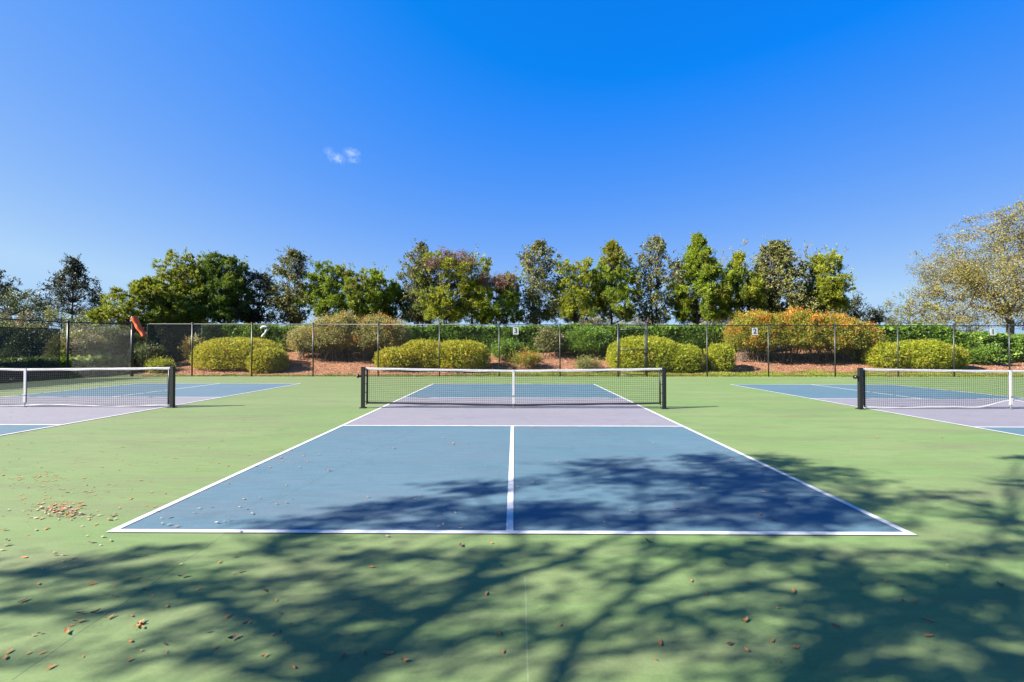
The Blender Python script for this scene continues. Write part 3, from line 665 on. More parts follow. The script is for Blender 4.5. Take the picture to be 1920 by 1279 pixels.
tree('magnolia_tree', 'dense broad magnolia above the orange-flowered shrubs', 1455, 9.2, 450, 104, 'mag', 36, 604, stems=2, group=G_M, dens=1.35, leafm=F_['mag'], shape=lambda t: 1.02-.75*t**1.8)
tree('juniper_tree', 'last juniper at the right end of the row, flat sided', 1546, 9.0, 472, 74, 'jun', 37, 590, leafm=F_['jun2'], group=G_J, shape=lambda t: 1.0-.35*t**3)
tree('young_tree', 'small blue-grey young tree just right of the last juniper', 1604, 12, 556, 32, 'mag', 38, 606, dens=.8, leafm=F_['magd'])
tree('young_tree', 'tiny dark young tree above the bright hedge top', 1640, 13, 578, 34, 'mag', 39, 610, dens=.8, leafm=F_['magd'])
tree('broadleaf_tree', 'yellowish bushy tree left of the big pale oak', 1706, 13, 556, 96, 'fine', 40, 622, leafm=F_['yel'], dens=.9)
tree('broadleaf_tree', 'second low yellowish tree under the left limbs of the pale oak', 1790, 14, 592, 80, 'fine', 41, 640, leafm=F_['yel'], dens=.6)

# ------------------------------------------------------------------ branching oaks
def grow(rng, tr, p, d, L, r, lvl, tips, spread, upb, leafing):
    n = 6; P = [np.array(p)]; dd = np.array(d)
    for i in range(n):
        dd = unit(dd+rng.normal(size=3)*.16+np.array([0, 0, upb])); P.append(P[-1]+dd*L/n)
    r1 = r*.62
    tr.tube(P, np.linspace(r, r1, n+1), 7 if lvl > 2 else 5, cap=False)
    if lvl <= 2:
        for i in range(2, n+1): tips.append((P[i], dd, lvl))
    if lvl == 0: return
    nb = 3 if lvl > 1 else 3
    for k in range(nb):
        j = rng.integers(2, n+1) if k else n
        side = unit(np.cross(dd, rdir(rng, 1)[0])); nd = unit(dd+side*spread*rng.uniform(.6, 1.3))
        grow(rng, tr, P[j], nd, L*rng.uniform(.62, .82), r1*rng.uniform(.6, .85), lvl-1, tips, spread, upb, leafing)

def pale_oak():
    rng = np.random.default_rng(77)
    Y = fy(0)+9.5; X = at(1893, 650, Y=Y)[0]; g = bz(X, Y)
    T = thing('oak_tree', 'large spreading oak with sparse pale leaves and grey limbs at the right edge', 'tree', (X, Y, g))
    tr = MB(); tips = []
    fork = np.array([X+.05, Y, 3.3])
    tr.tube(wobble(rng, (X, Y, g-.1), fork, 6, .15), [.30, .24, .21, .2, .2, .2], 12)
    dirs = [(-.85, .1, .55), (-.6, -.4, .8), (-.25, .3, 1), (.35, -.2, 1), (.7, .3, .7), (-.95, -.2, .22), (.9, -.3, .35), (-.5, .5, .45), (0, -.6, .9)]
    for i, d in enumerate(dirs):
        grow(rng, tr, fork+np.array([0, 0, -.2+.12*i]), unit(np.array(d, float)), rng.uniform(2.5, 2.9), .085, 3, tips, .6, .045, True)
    P = np.array([t[0] for t in tips]); D = np.array([t[1] for t in tips])
    C0 = np.array([X+.1, Y, 6.3]); RR = np.array([6.1, 4.2, 5.15])
    keep = (((P-C0)/RR)**2).sum(1) < 1.05; P, D = P[keep], D[keep]
    # further sprays of twigs fill the dome of the crown, each rooted on the nearest limb
    q = rdir(rng, 620); q = q[q[:, 2] > -.95]; e = C0+q*RR*(rng.uniform(.25, 1.0, len(q))**.45)[:, None]*(.9+.12*np.sin(q[:, 0]*9+q[:, 2]*7))[:, None]
    e = e[e[:, 2] > 2.1]; tw = tr
    for a in e:
        j = int(np.argmin(((P-a)**2).sum(1))); b_ = P[j]
        mid = (a+b_)/2+rng.normal(size=3)*.12+np.array([0, 0, .08]); tw.tube([b_, mid, a], [.016, .011, .004], 4, cap=False)
    tr.build('trunk', M['palebark'], T, True)
    dirE = unit(e-C0)
    n = 13; n2 = 42
    PP = np.concatenate([np.repeat(P, n, 0)+rng.normal(size=(len(P)*n, 3))*.20, np.repeat(e, n2, 0)+rng.normal(size=(len(e)*n2, 3))*np.array([.17, .17, .13])])
    DD = np.concatenate([np.repeat(D, n, 0), np.repeat(dirE, n2, 0)])+rng.normal(size=(len(PP), 3))*.8
    link('crown', quads_mesh('crown', leaf_quads(rng, PP, DD, .115, .055)), F_['oak'], T)
pale_oak()

# ------------------------------------------------------------------ clipped shrubs, hedges, loose shrubs
def ell_surface(rng, c, r, n, zmin=-.35, power=1.0):
    d = rdir(rng, int(n*1.5)); d = d[d[:, 2] > zmin][:n]
    e = np.sign(d)*np.abs(d)**power
    return c+e*r, d/np.asarray(r)
def mound(name, label, u, v0, v1, w_px, dep, seed, mat, group=None, depth_r=None):
    """clipped rounded shrub: seen from v0 (top) to v1 (foot), w_px wide"""
    rng = np.random.default_rng(seed)
    Y = fy(0)+dep; X = at(u, v1, Y=Y)[0]; Y = fy(X)+dep
    s = FPX/(Y-CAM[1]); g = bz(X, Y); zt = at(u, v0, Y=Y)[2]; zb = min(g, at(u, v1, Y=Y-.4)[2])
    R = w_px/2/s; Ry = depth_r or min(R, 1.25); H = zt-zb
    T = thing(name, label, 'shrub', (X, Y, g), group)
    c = np.array([X, Y, zb+H*.42]); r = np.array([R, Ry, H*.58])
    n = int(1150*(R*H*2+R*Ry*2)); P, Nn = ell_surface(rng, c, r, n, -.72, .82)
    nz = .05*np.sin(P[:, 0]*6.1+seed)*np.sin(P[:, 2]*7.3)*np.cos(P[:, 1]*5.3)+.045*np.sin(P[:, 0]*17+3*np.sin(P[:, 2]*9))*np.sin(P[:, 2]*21+P[:, 1]*15)
    Nn = unit(Nn); P = P+Nn*(nz+rng.uniform(-.09, .035, len(P)))[:, None]
    k = P[:, 2] > g-.05+.0*P[:, 0]; P, Nn = P[k], Nn[k]
    sp = rng.integers(0, len(P), 90); L_ = rng.uniform(.05, .15, 90); q_ = np.repeat(np.arange(90), 9); tt_ = rng.random(len(q_))
    sd_ = unit(Nn[sp]+np.array([0, 0, .5])+rng.normal(size=(90, 3))*.25)
    P = np.concatenate([P, P[sp][q_]+sd_[q_]*(L_[q_]*tt_)[:, None]]); Nn = np.concatenate([Nn, sd_[q_]])
    V = leaf_quads(rng, P, Nn*.8+rng.normal(size=P.shape)*.6, .058, .034, .3)
    link('leaves', quads_mesh('leaves', V), mat, T)
    # twiggy inside
    m = MB(); k = 26
    for i in range(k):
        d = rdir(rng, 1)[0]; d[2] = abs(d[2]); m.tube(wobble(rng, (X+rng.uniform(-.3, .3)*R, Y+rng.uniform(-.2, .2), g-.02), c+d*r*.85, 5, .1), np.linspace(.02, .006, 5), 4, cap=False)
    m.build('stems', M['bark'], T)
    Pi, Ni = ell_surface(rng, c, r*.86, int(n*.35), -.7); Pi = Pi[Pi[:, 2] > g-.03]
    link('inner_leaves', quads_mesh('inner_leaves', leaf_quads(rng, Pi, rng.normal(size=Pi.shape), .16, .12, .1)), mat, T)
    return T
GS = 'clipped yellow-green shrubs behind the fence'
mound('round_shrub', 'wide yellow-green clipped shrub on the left, largest behind the left court', 456, 634, 698, 164, 3.1, 201, F_['clip'], GS, 1.3)
mound('round_shrub', 'lower shaded shrub merging into the right side of the wide left shrub', 507, 652, 699, 66, 2.2, 202, F_['clip'], GS, .8)
mound('round_shrub', 'low yellow-green shrub at the left end of the group behind the centre net', 747, 652, 692, 84, 2.6, 203, F_['clip'], GS, .9)
mound('round_shrub', 'middle humped shrub of the group behind the centre net', 796, 638, 692, 94, 2.9, 204, F_['clip'], GS, 1.0)
mound('round_shrub', 'right flat-topped shrub of the group behind the centre net', 864, 639, 693, 110, 2.7, 205, F_['clip'], GS, 1.1)
mound('round_shrub', 'tall domed shrub seen through the fence gate', 1208, 631, 696, 134, 3.0, 206, F_['clip2'], GS, 1.3)
mound('round_shrub', 'lower right shoulder shrub joined to the domed one by the gate', 1276, 646, 699, 84, 2.6, 207, F_['clip2'], GS, 1.0)
mound('round_shrub', 'single small round ball shrub right of the gate', 1353, 645, 693, 50, 2.6, 208, F_['clip2'], GS, .75)
mound('round_shrub', 'low lime shrub at the left end of the group behind the right net', 1676, 643, 687, 78, 3.2, 209, F_['clip2'], GS, .85)
mound('round_shrub', 'broad lime and yellow shrub in the middle of the group behind the right net', 1740, 638, 687, 104, 3.1, 210, F_['clip2'], GS, 1.1)
mound('round_shrub', 'small lime shrub at the right end of the group behind the right net', 1794, 648, 687, 54, 3.0, 211, F_['clip2'], GS, .7)

def hedge(name, label, A, B, zt_fn, thick, seed, mat, dens=620, leaf=.062, bulge=.065, base=None):
    rng = np.random.default_rng(seed); A = np.array(A, float); B = np.array(B, float)
    L = np.linalg.norm(B-A); d = (B-A)/L; nn = np.array([d[1], -d[0]])
    T = thing(name, label, 'hedge', (*((A+B)/2), bz(*((A+B)/2))))
    def surf(n, inset):
        s = rng.uniform(0, L, n); x = A[0]+d[0]*s; y = A[1]+d[1]*s
        g = terrain(x, y); zt = zt_fn(s); H = zt-g
        per = 2*H+thick; q = rng.random(n)*per; side = np.where(q < H, 0, np.where(q < H+thick, 1, 2))
        o = np.where(side == 0, thick/2, np.where(side == 1, thick/2-(q-H), -thick/2)); z = np.where(side == 0, g+q, np.where(side == 1, zt, g+(q-H-thick)))
        rounding = .10*np.clip(1-(zt-z)/.25, 0, 1)**2*np.sign(o); o = o-rounding
        N = np.stack([np.where(side == 0, nn[0], np.where(side == 1, 0, -nn[0])), np.where(side == 0, nn[1], np.where(side == 1, 0, -nn[1])), np.where(side == 1, 1., .15)], 1)
        P = np.stack([x+nn[0]*o, y+nn[1]*o, z], 1)
        nz = bulge*(np.sin(P[:, 0]*2.1+seed)*np.sin(P[:, 2]*3.1+P[:, 1])+.6*np.sin(P[:, 0]*5.3+P[:, 2]*4.1))
        nz = np.where(side == 1, nz*.45, nz)
        return P+N*(nz-inset)[:, None], N
    H0 = float(np.mean(zt_fn(np.array([L/2]))))-bz(*((A+B)/2))
    n = int(dens*L*(2*H0+thick)); P, N = surf(n, 0); P = P+N*rng.uniform(-.10, .04, n)[:, None]
    link('leaves', quads_mesh('leaves', leaf_quads(rng, P, N*.7+rng.normal(size=P.shape)*.7+np.array([0, 0, .15]), leaf, leaf*.55)), mat, T)
    P, N = surf(int(n*.55), .17); P2, N2 = surf(int(n*.3), .34); P = np.concatenate([P, P2]); link('inner_leaves', quads_mesh('inner_leaves', leaf_quads(rng, P, rng.normal(size=P.shape), .24, .20, .1)), mat, T)
    m = MB()
    for i in range(int(L*2.2)):
        s = rng.uniform(0, L); x, y = A+d*s; g = bz(x, y); h = float(zt_fn(np.array([s]))[0])-g
        m.tube(wobble(rng, (x, y, g-.05), (x+rng.uniform(-.2, .2), y+rng.uniform(-.3, .3), g+h*.85), 4, .1), [.022, .018, .012, .006], 4, cap=False)
    m.build('stems', M['bark'], T)
    return T
HV = 6.6
def hx(u): return at(u, 640, Y=fy(0)+HV)[0]
def hz(v): return at(960, v, Y=fy(0)+HV-.3)[2]
xa, xb = hx(398), hx(1430)
hedge('long_hedge', 'long green hedge across the top of the bank behind the left and centre courts', (xa, fy(xa)+HV), (xb, fy(xb)+HV),
      lambda s: hz(612.5)+.05*np.sin(s*.9)+.04*np.sin(s*2.3)+.03*np.sin(s*5.1)-.10*np.exp(-((s-17.0)/1.2)**2), 1.3, 301, F_['hedge'])
xa2, xb2 = hx(1560), hx(1765)
hedge('tall_hedge', 'bright-topped dark hedge behind the lime shrubs of the right court', (xa2, fy(xa2)+HV-1.4), (xb2, fy(xb2)+HV-1.6),
      lambda s: hz(611)-.05+.03*np.sin(s*1.7)-.55*sstep((s-5.2)/1.6), 1.5, 302, F_['hedge'])
xa3 = hx(1762)
hedge('low_hedge', 'lower dark hedge running out of the right edge below the pale oak', (xa3, fy(xa3)+HV-1.0), (34.5, fy(34.5)+HV-.6),
      lambda s: 2.18-.04*s*.2+.07*np.sin(s*1.1)+.05*np.sin(s*2.9), 1.3, 303, F_['hedge'], 260, .10, .16)
hedge('box_hedge', 'low clipped box hedge outside the side fence at the far left', (-20.9, -1), (-20.5, 13.2),
      lambda s: .84+.02*np.sin(s*2.0), .9, 304, F_['side'], 260, .07, .04)

def loose(name, label, u, v0, v1, w_px, dep, seed, mat, group=None, flowers=0, dens=1.0, leaf=.085, cat='shrub', stems=26, fl=.7, skirt=.12):
    """open multi-stemmed shrub: arching stems from the ground with leaves on their upper parts"""
    rng = np.random.default_rng(seed)
    Y = fy(0)+dep; X = at(u, v1, Y=Y)[0]; Y = fy(X)+dep; g = bz(X, Y); s = FPX/(Y-CAM[1])
    zt = at(u, v0, Y=Y)[2]; H = (zt-g)*.95; R = w_px/2/s
    T = thing(name, label, cat, (X, Y, g), group); m = MB(); pts = []; dr = []
    ns = int(stems*1.1*max(.6, R))
    for i in range(ns):
        ph = rng.uniform(0, 6.28); q = rng.random()**.55
        tx, ty = math.cos(ph)*R*q*.92, math.sin(ph)*min(R, 1.3)*q*.9
        tz = H*(.55+.45*math.sqrt(max(0, 1-q*q*.75)))*rng.uniform(.82, 1.0)
        bx_, by_ = rng.uniform(-.72, .72)*R, rng.uniform(-.5, .5)
        m.tube([(X, Y, g-.16), (X+bx_*.9, Y+by_, g-.03)], .012, 4)
        P = wobble(rng, (X+bx_*.9, Y+by_, g-.03), (X+tx, Y+ty, g+tz), 8, .35)
        t = np.linspace(0, 1, 8)[:, None]; P[:, 2] += (np.sin(t*math.pi)*.12*H)[:, 0]
        m.tube(P, np.linspace(.016, .004, 8), 4, cap=False)
        for k in range(7):
            j = rng.integers(2, 7); a = P[j]; e = a+rdir(rng, 1)[0]*rng.uniform(.15, .45)+np.array([0, 0, .08]); m.tube([a, (a+e)/2+rng.normal(size=3)*.02, e], [.007, .005, .003], 3, cap=False)
            for w in range(3): pts.append(a+(e-a)*rng.uniform(.4, 1.1)); dr.append(unit(e-a))
        for j in range(3, 8):
            if g+H*skirt < P[j][2]: pts.append(P[j]); dr.append(unit(P[j]-P[j-1]))
    m.build('stems', M['bark'], T)
    nx = int(150*R*H*min(dens, 1.3)); d_ = rdir(rng, nx*2); d_ = d_[d_[:, 2] > -.15][:nx]
    ex = np.array([X, Y, g+H*.42])+d_*np.array([R*.98, min(R, 1.3)*.95, H*.56])*(rng.uniform(.55, 1.03, len(d_))**.6)[:, None]
    ex[:, 2] += .08*np.sin(ex[:, 0]*5+seed); pts = list(pts)+list(ex); dr = list(dr)+list(d_)
    pts = np.array(pts); dr = np.array(dr); n = int(17*dens)
    k = pts[:, 2] > g+H*skirt; pts, dr = pts[k], dr[k]
    PP = np.repeat(pts, n, 0)+rng.normal(size=(len(pts)*n, 3))*.10; DD = np.repeat(dr, n, 0)+rng.normal(size=(len(PP), 3))*.75
    link('leaves', quads_mesh('leaves', leaf_quads(rng, PP, DD, leaf, leaf*.42)), mat, T)
    if flowers:
        c = pts[np.argsort(-(pts[:, 2]+rng.normal(size=len(pts))*fl))][:flowers]
        o = c-np.array([X, Y, g+H*.4]); c = c+unit(o)*.06; n = 16; PP = np.repeat(c, n, 0)+rng.normal(size=(len(c)*n, 3))*.05+np.array([0, -.03, .05]); DD = rdir(rng, len(PP))+np.array([0, 0, .6])
        tag(link('flowers', quads_mesh('flowers', leaf_quads(rng, PP, DD, .075, .028)), F_['flower'], T), kind='stuff')
    return T
GD, GF = 'dusty brown loose shrubs left of the centre court', 'orange-flowered shrubs behind the right court'
loose('loose_shrub', 'leggy dusty olive shrub at the left end of the brownish shrubs', 592, 608, 677, 104, 4.6, 401, F_['dry'], GD, dens=.9)
loose('loose_shrub', 'tall dusty shrub with ochre tips in the middle of the brownish shrubs', 640, 584, 681, 118, 4.4, 402, F_['dry'], GD, dens=1.1, flowers=10)
loose('loose_shrub', 'spreading dusty shrub at the right end of the brownish shrubs', 714, 589, 684, 118, 4.4, 403, F_['dry'], GD, dens=1.0, flowers=6)
loose('firebush', 'orange-flowered shrub seen under and around number 2', 1424, 580, 680, 118, 4.3, 404, F_['fire'], GF, 110, 1.25)
loose('firebush', 'tallest orange-flowered shrub in the middle of the flowering mass', 1497, 577, 684, 128, 4.2, 405, F_['fire'], GF, 170, 1.25)
loose('firebush', 'orange-flowered shrub right of the middle of the flowering mass', 1566, 585, 682, 118, 4.2, 406, F_['fire'], GF, 150, 1.2)
loose('firebush', 'redder flowering shrub at the right end beside the lime shrubs', 1612, 600, 676, 92, 4.4, 407, F_['fire'], GF, 130, 1.1, fl=.9)
loose('young_shrub', 'sparse grey-green sapling with a thin trunk right of number 3', 1030, 612, 672, 54, 5.0, 408, F_['mag'], dens=.7, stems=14, skirt=.30, leaf=.1)
loose('dark_shrub', 'dark green free-growing shrub left of the domed clipped shrub', 1106, 616, 676, 92, 5.2, 409, F_['hedge'], dens=1.5, leaf=.10)
loose('dark_shrub', 'shaded shrub below number 3 right of the flat-topped clipped shrub', 950, 640, 684, 60, 4.2, 410, F_['hedge'], dens=1.1, leaf=.09)
loose('low_plant', 'low straggly orange-tinged plant on the mulch right of the dark shrub', 985, 660, 688, 56, 2.9, 411, F_['fire'], dens=.6, flowers=8, cat='plant', stems=18, leaf=.07)
loose('low_plant', 'tuft of low green plants left of the domed shrub on the mulch', 1108, 676, 692, 60, 2.4, 412, F_['yel'], dens=.5, cat='plant', stems=16, leaf=.07)
loose('low_plant', 'tiny green plant at the foot of the shade screen', 310, 682, 692, 36, 2.0, 413, F_['clip2'], dens=.8, cat='plant', leaf=.06)
loose('pale_shrub', 'pale dry shrub standing against the shade screen left of the wide clipped shrub', 370, 630, 676, 26, 4.2, 414, F_['dry'], dens=.6, cat='shrub', stems=20)
loose('low_plant', 'bright green leafy plants under the low hedge at the right', 1850, 655, 672, 60, 4.4, 415, F_['hedge'], dens=1.0, cat='plant', leaf=.12)
GB = 'pale dry brush behind the row of trees'
for i, (u, v0, w, lab) in enumerate(((1118, 588, 110, 'behind the yellow-green round juniper'), (1205, 585, 100, 'behind the pale airy magnolia'), (1345, 588, 110, 'behind the tallest bright juniper'), (560, 596, 60, 'behind the first magnolia'), (830, 597, 70, 'under the taller brown-topped juniper'))):
    loose('brush_shrub', 'pale dry brush '+lab, u, v0, 640, w, 12.5, 430+i, F_['dry'] if i != 4 else F_['yel'], GB, dens=.45, stems=12)
# background bushes left of the bank behind the box hedge
for i, (u, v0, w, dep, mt, lab) in enumerate(((20, 610, 120, 2.5, 'broad', 'dark bush behind the windscreen at the left edge'), (95, 618, 110, 1.5, 'broad', 'olive green twiggy bush seen half through the windscreen edge'),
        (165, 622, 100, 1.0, 'yel', 'olive twiggy bush just right of the side fence post'), (215, 610, 80, 2.6, 'broad', 'dark bush left of the spreading juniper'), (-60, 615, 110, 2.5, 'broad', 'dark bush outside the left edge of the photo'))):
    Yb = fy(0)+dep
    loose('leafy_bush', lab, u, v0, 684, w, dep+1.0, 450+i, F_[mt], dens=1.1, stems=30, leaf=.10, skirt=.02)
loose('leafy_bush', 'olive bush growing in front of the shade screen right of the windsock', 290, 648, 690, 54, 3.2, 460, F_['broad'], dens=1.2, stems=26, leaf=.09, skirt=.02)

# ------------------------------------------------------------------ grass strip, mulch chips
rng = np.random.default_rng(5)
n = 80000; x = rng.uniform(-17.6, 33, n); v = rng.uniform(.06, 2.3, n)
edge = np.where(x < -2, 1.0, 2.0)+.25*np.sin(x*2.1)+.2*np.sin(x*5.3); k = rng.random(n) < np.where(x < -2, .5, 1.0)*np.clip((edge-v)/.5, .04, 1); x, v = x[k], v[k]
y = fy(x)+v+.15*np.sin(x*1.3)*(v > .6); P = np.stack([x, y, terrain(x, y)], 1)
D = rng.normal(size=P.shape)*np.array([.5, .5, .1])+np.array([0, 0, 1.0])
tag(link('grass', quads_mesh('grass', leaf_quads(rng, P, D, .075, .018)), F_['grass']), kind='stuff')
n = 34000; x = rng.uniform(-19.4, 34, n); v = rng.uniform(1.3, 7.5, n)**1.0+np.where(x > -2, .8, 0); y = fy(x)+v; P = np.stack([x, y, terrain(x, y)+.015], 1)
D = rng.normal(size=P.shape)*np.array([1, 1, .25])
tag(link('mulch', quads_mesh('mulch', leaf_quads(rng, P, D, .07, .03)), F_['mulch']), kind='stuff')

# ------------------------------------------------------------------ live oak behind the camera, whose shade falls on the near court
def shade_oak():
    rng = np.random.default_rng(9)
    T = thing('live_oak', 'live oak out of view at left whose leafy shade falls over the near court', 'tree', (-12.2, -13.6, -.03))
    tr = MB(); fork = np.array([-11.9, -13.3, 3.2])
    tr.tube(wobble(rng, (-12.2, -13.6, -.1), fork, 6, .12), [.34, .28, .25, .23, .22, .21], 12)
    def up(u, v, z):                       # point at height z above/left whose shade lands at (u, v)
        p = at(u, v, z=0); return np.array([p[0]-SHX*z, p[1]-SHY*z, z])
    limbs = [
        ([(1037, 1300), (1089, 1189), (1134, 1148), (1194, 1100), (1206, 1040), (1224, 987), (1200, 930), (1204, 885)], 5.8, 8.2, .034),
        ([(620, 1300), (659, 1260), (790, 1167), (880, 1111), (958, 1077), (1052, 1058), (1108, 1028), (1134, 1013), (1300, 960), (1400, 900)], 5.2, 8.0, .046),
        ([(880, 1111), (902, 1062), (940, 1040), (985, 1021), (940, 975), (900, 930)], 6.2, 7.6, .035),
        ([(1089, 1189), (977, 1189), (900, 1186)], 6.0, 6.4, .022),
        ([(1108, 1231), (1202, 1216), (1239, 1208), (1330, 1190)], 5.8, 6.3, .024),
        ([(1194, 1100), (1300, 1050), (1450, 1010), (1560, 960), (1640, 935)], 6.6, 7.8, .03),
        ([(1206, 1140), (1360, 1105), (1500, 1080), (1700, 1100), (1850, 1060)], 6.4, 7.4, .035),
        ([(659, 1260), (560, 1200), (420, 1130), (240, 1080), (80, 1080)], 5.4, 6.6, .04),
        ([(790, 1167), (640, 1110), (500, 1030)], 6.0, 7.0, .028),
        ([(1400, 1330), (1520, 1250), (1650, 1160), (1800, 1120), (1890, 975)], 5.5, 7.6, .045),
        ([(640, 1300), (500, 1260), (330, 1195)], 5.0, 5.6, .03),
    ]
    allp = []
    for pl, z0, z1, r in limbs:
        P = np.array([up(u, v, .84*(z0+(z1-z0)*i/(len(pl)-1))) for i, (u, v) in enumerate(pl)])
        Q = []
        for i in range(len(P)-1):
            for t in np.linspace(0, 1, 4)[:-1]: Q.append(P[i]*(1-t)+P[i+1]*t)
        Q.append(P[-1]); Q = np.array(Q)
        Q[1:-1] = (Q[:-2]+Q[1:-1]*2+Q[2:])/4
        tr.tube(Q, np.linspace(r, r*.3, len(Q)), 7, cap=False); allp.append(Q)
    # connect the limb roots to the fork
    for i, r in ((0, .13), (1, .15), (9, .11)):
        e = allp[i][0]; tr.tube(wobble(rng, fork, e, 6, .2), np.linspace(r, limbs[i][3], 6), 8)
    e = allp[10][0]; tr.tube(wobble(rng, fork, e, 6, .2), np.linspace(.09, .03, 6), 8)
    blobs = [ # u, v, ru, rv, density
        (1110,870,80,5,.7),(1180,864,60,4,.6),(1200,888,110,11,.9),(1390,868,95,14,1.5),(1310,900,95,15,1.1),(1450,900,85,18,1.4),(1130,905,80,8,.6),
        (1010,953,70,20,1.6),(1060,978,110,15,1.7),(1180,985,60,10,.9),(900,918,95,7,1.1),(880,904,60,4,.6),(800,944,110,9,1.1),(880,962,90,11,1.2),(720,948,70,5,.7),(690,968,90,8,.9),(650,986,110,9,1.3),(560,975,38,4,.8),
        (1250,975,60,13,1.0),(1340,955,70,12,1.1),(1480,945,110,18,1.5),(1560,980,110,14,1.6),(1390,985,80,10,1.2),(1450,920,80,12,1.2),(960,905,60,5,.5),(1270,930,80,10,.9),(800,985,120,8,1.0),
        (1480,866,45,5,1.0),(1540,884,55,8,1.3),(1590,903,45,7,1.0),(1650,935,75,9,1.1),(1730,925,55,6,.9),(1700,948,65,7,.8),(1620,955,60,8,.7),
        (1905,856,30,5,1.1),(1870,900,60,3,.7),(1905,912,25,4,.9),(1860,948,28,8,1.3),(1895,975,40,9,1.4),(1870,1035,45,11,1.3),(1915,1015,20,10,1.1),(1820,1020,30,6,.7),
        (60,1078,75,9,1.3),(165,1062,55,8,1.1),(200,1046,55,4,.8),(270,1036,65,5,.9),(340,1022,45,3,.6),(245,1083,65,11,1.1),(60,1105,65,6,.9),(130,1130,100,9,1.1),(20,1137,35,8,1.0),
        (365,1110,70,17,1.7),(440,1140,60,11,1.3),(290,1130,65,8,.9),(60,1178,50,8,.8),(510,1030,95,5,1.1),(590,1018,60,4,.8),(560,1083,52,9,1.2),(450,1060,60,6,.9),(330,1062,40,5,.7),
        (600,1143,70,14,1.2),(655,1165,85,20,1.5),(710,1205,80,22,1.7),(60,1232,62,13,1.0),(330,1190,35,9,.9),(405,1222,58,11,1.1),(530,1262,90,16,1.5),(640,1250,60,26,1.7),(730,1260,60,14,1.2),
        (760,1130,105,13,1.6),(850,1092,75,13,1.5),(900,1058,42,13,1.4),(690,1038,65,8,1.0),(765,1045,60,7,.9),(950,1036,65,7,1.1),(1010,1028,55,6,.8),(1000,1050,60,6,.9),(930,1192,70,8,.9),(1010,1120,32,5,.7),(830,1028,50,5,.6),(670,1085,60,8,.8),
        (1330,1030,75,12,1.5),(1390,1055,35,13,1.3),(1460,1040,130,7,1.3),(1560,1060,50,14,1.4),(1600,1090,42,19,1.5),(1655,1110,75,17,1.6),(1760,1082,80,10,1.2),(1730,1125,90,20,1.7),(1805,1140,90,27,1.8),(1860,1190,80,34,1.8),(1230,1020,50,7,.8),(1700,1035,70,6,.6),
        (1700,1195,60,18,1.4),(1650,1165,52,16,1.4),(1890,1260,60,30,1.7),(1760,1255,50,22,1.3),(1590,1258,60,10,1.1),(1600,1185,40,10,1.0),(1440,1152,42,12,1.3),(1510,1180,30,14,1.1),(1480,1128,45,6,.8),(1350,1108,42,6,.8),(1540,1125,50,9,.9),
        (1420,1270,60,8,.8),(1300,1205,45,6,.5),(1670,1275,60,12,1.0),(1510,1225,40,8,.7),(1910,1100,30,16,1.2),(1250,1150,30,5,.4)]
    out = []; Q = np.concatenate(allp)
    for u, v, ru, rv, dn in blobs:
        h = 4.8+1.9*np.clip((1290-v)/430, 0, 1)+rng.uniform(-.25, .25)
        c = up(u, v, h); a = at(u+ru, v, z=0)-at(u-ru, v, z=0); b_ = at(u, v-rv, z=0)-at(u, v+rv, z=0)
        kf = .43 if (v > 1010 and u < 700) else .48 if v < 1010 else .50 if 930 < u < 1500 else .56; rx, ry = abs(a[0])*kf+.02, abs(b_[1])*kf+.02
        A = math.pi*rx*ry; n = int(900*dn*A)+12
        # a blob is a spray of small twigs
        nt = max(4, int(16*A)+4)
        ang = rng.uniform(0, 6.28, nt); q = np.sqrt(rng.random(nt))
        tc_ = np.stack([np.cos(ang)*q*rx, np.sin(ang)*q*ry, rng.uniform(-.18, .18, nt)], 1)+c
        # lift compensates the shift of the shade
        tv = rdir(rng, nt)*np.array([min(1, rx*1.6), min(1, ry*1.6), .3]); w = rng.integers(0, nt, n); jit = rng.normal(size=(n, 3))*np.array([min(rx*.35, .11), min(ry*.35, .10), .04])+tv[w]*rng.uniform(-.28, .28, n)[:, None]
        P = tc_[w]+jit
        out.append(leaf_quads(rng, P, rdir(rng, n), .08, .04))
        j = int(np.argmin(((Q-c)**2).sum(1))); root = Q[j]
        for k in range(nt): 
            mid = (root+tc_[k])/2+rng.normal(size=3)*.08
            tr.tube([root, mid, tc_[k]], [.009, .007, .003], 4, cap=False)
    # thin foliage between the sprays: small twigs with a few leaves each
    for i in range(150):
        u, v = rng.uniform(-60, 1980), 1015+290*rng.random()
        if u < 700 and (v < 1060 or rng.random() < .6): continue
        c = up(u, v, 4.8+1.5*np.clip((1290-v)/430, 0, 1)+rng.uniform(-.3, .4)); d = rdir(rng, 1)[0]*np.array([1, 1, .3]); n = 11
        out.append(leaf_quads(rng, c+d*rng.uniform(-.22, .22, n)[:, None]+rng.normal(size=(n, 3))*.05, rdir(rng, n), .08, .042))
        j = int(np.argmin(((Q-c)**2).sum(1))); tr.tube([Q[j], (Q[j]+c)/2+rng.normal(size=3)*.06, c], [.006, .004, .002], 3, cap=False)
    # the rest of the crown, over and behind the trunk
    for i in range(70):
        ph = rng.uniform(0, 6.28); q = rng.random()**.5
        c = np.array([-14.6+math.cos(ph)*3.6*q, -16.0+math.sin(ph)*3.2*q, rng.uniform(4.2, 9.5)])
        n = 240; out.append(leaf_quads(rng, c+rng.normal(size=(n, 3))*.38, rdir(rng, n), .085, .045))
        tr.tube(wobble(rng, fork+np.array([0, 0, .2]), c, 6, .5), np.linspace(.05, .008, 6), 5, cap=False)
    tr.build('trunk', M['bark'], T, True)
    link('crown', quads_mesh('crown', np.concatenate(out)), F_['oakg'], T)
shade_oak()

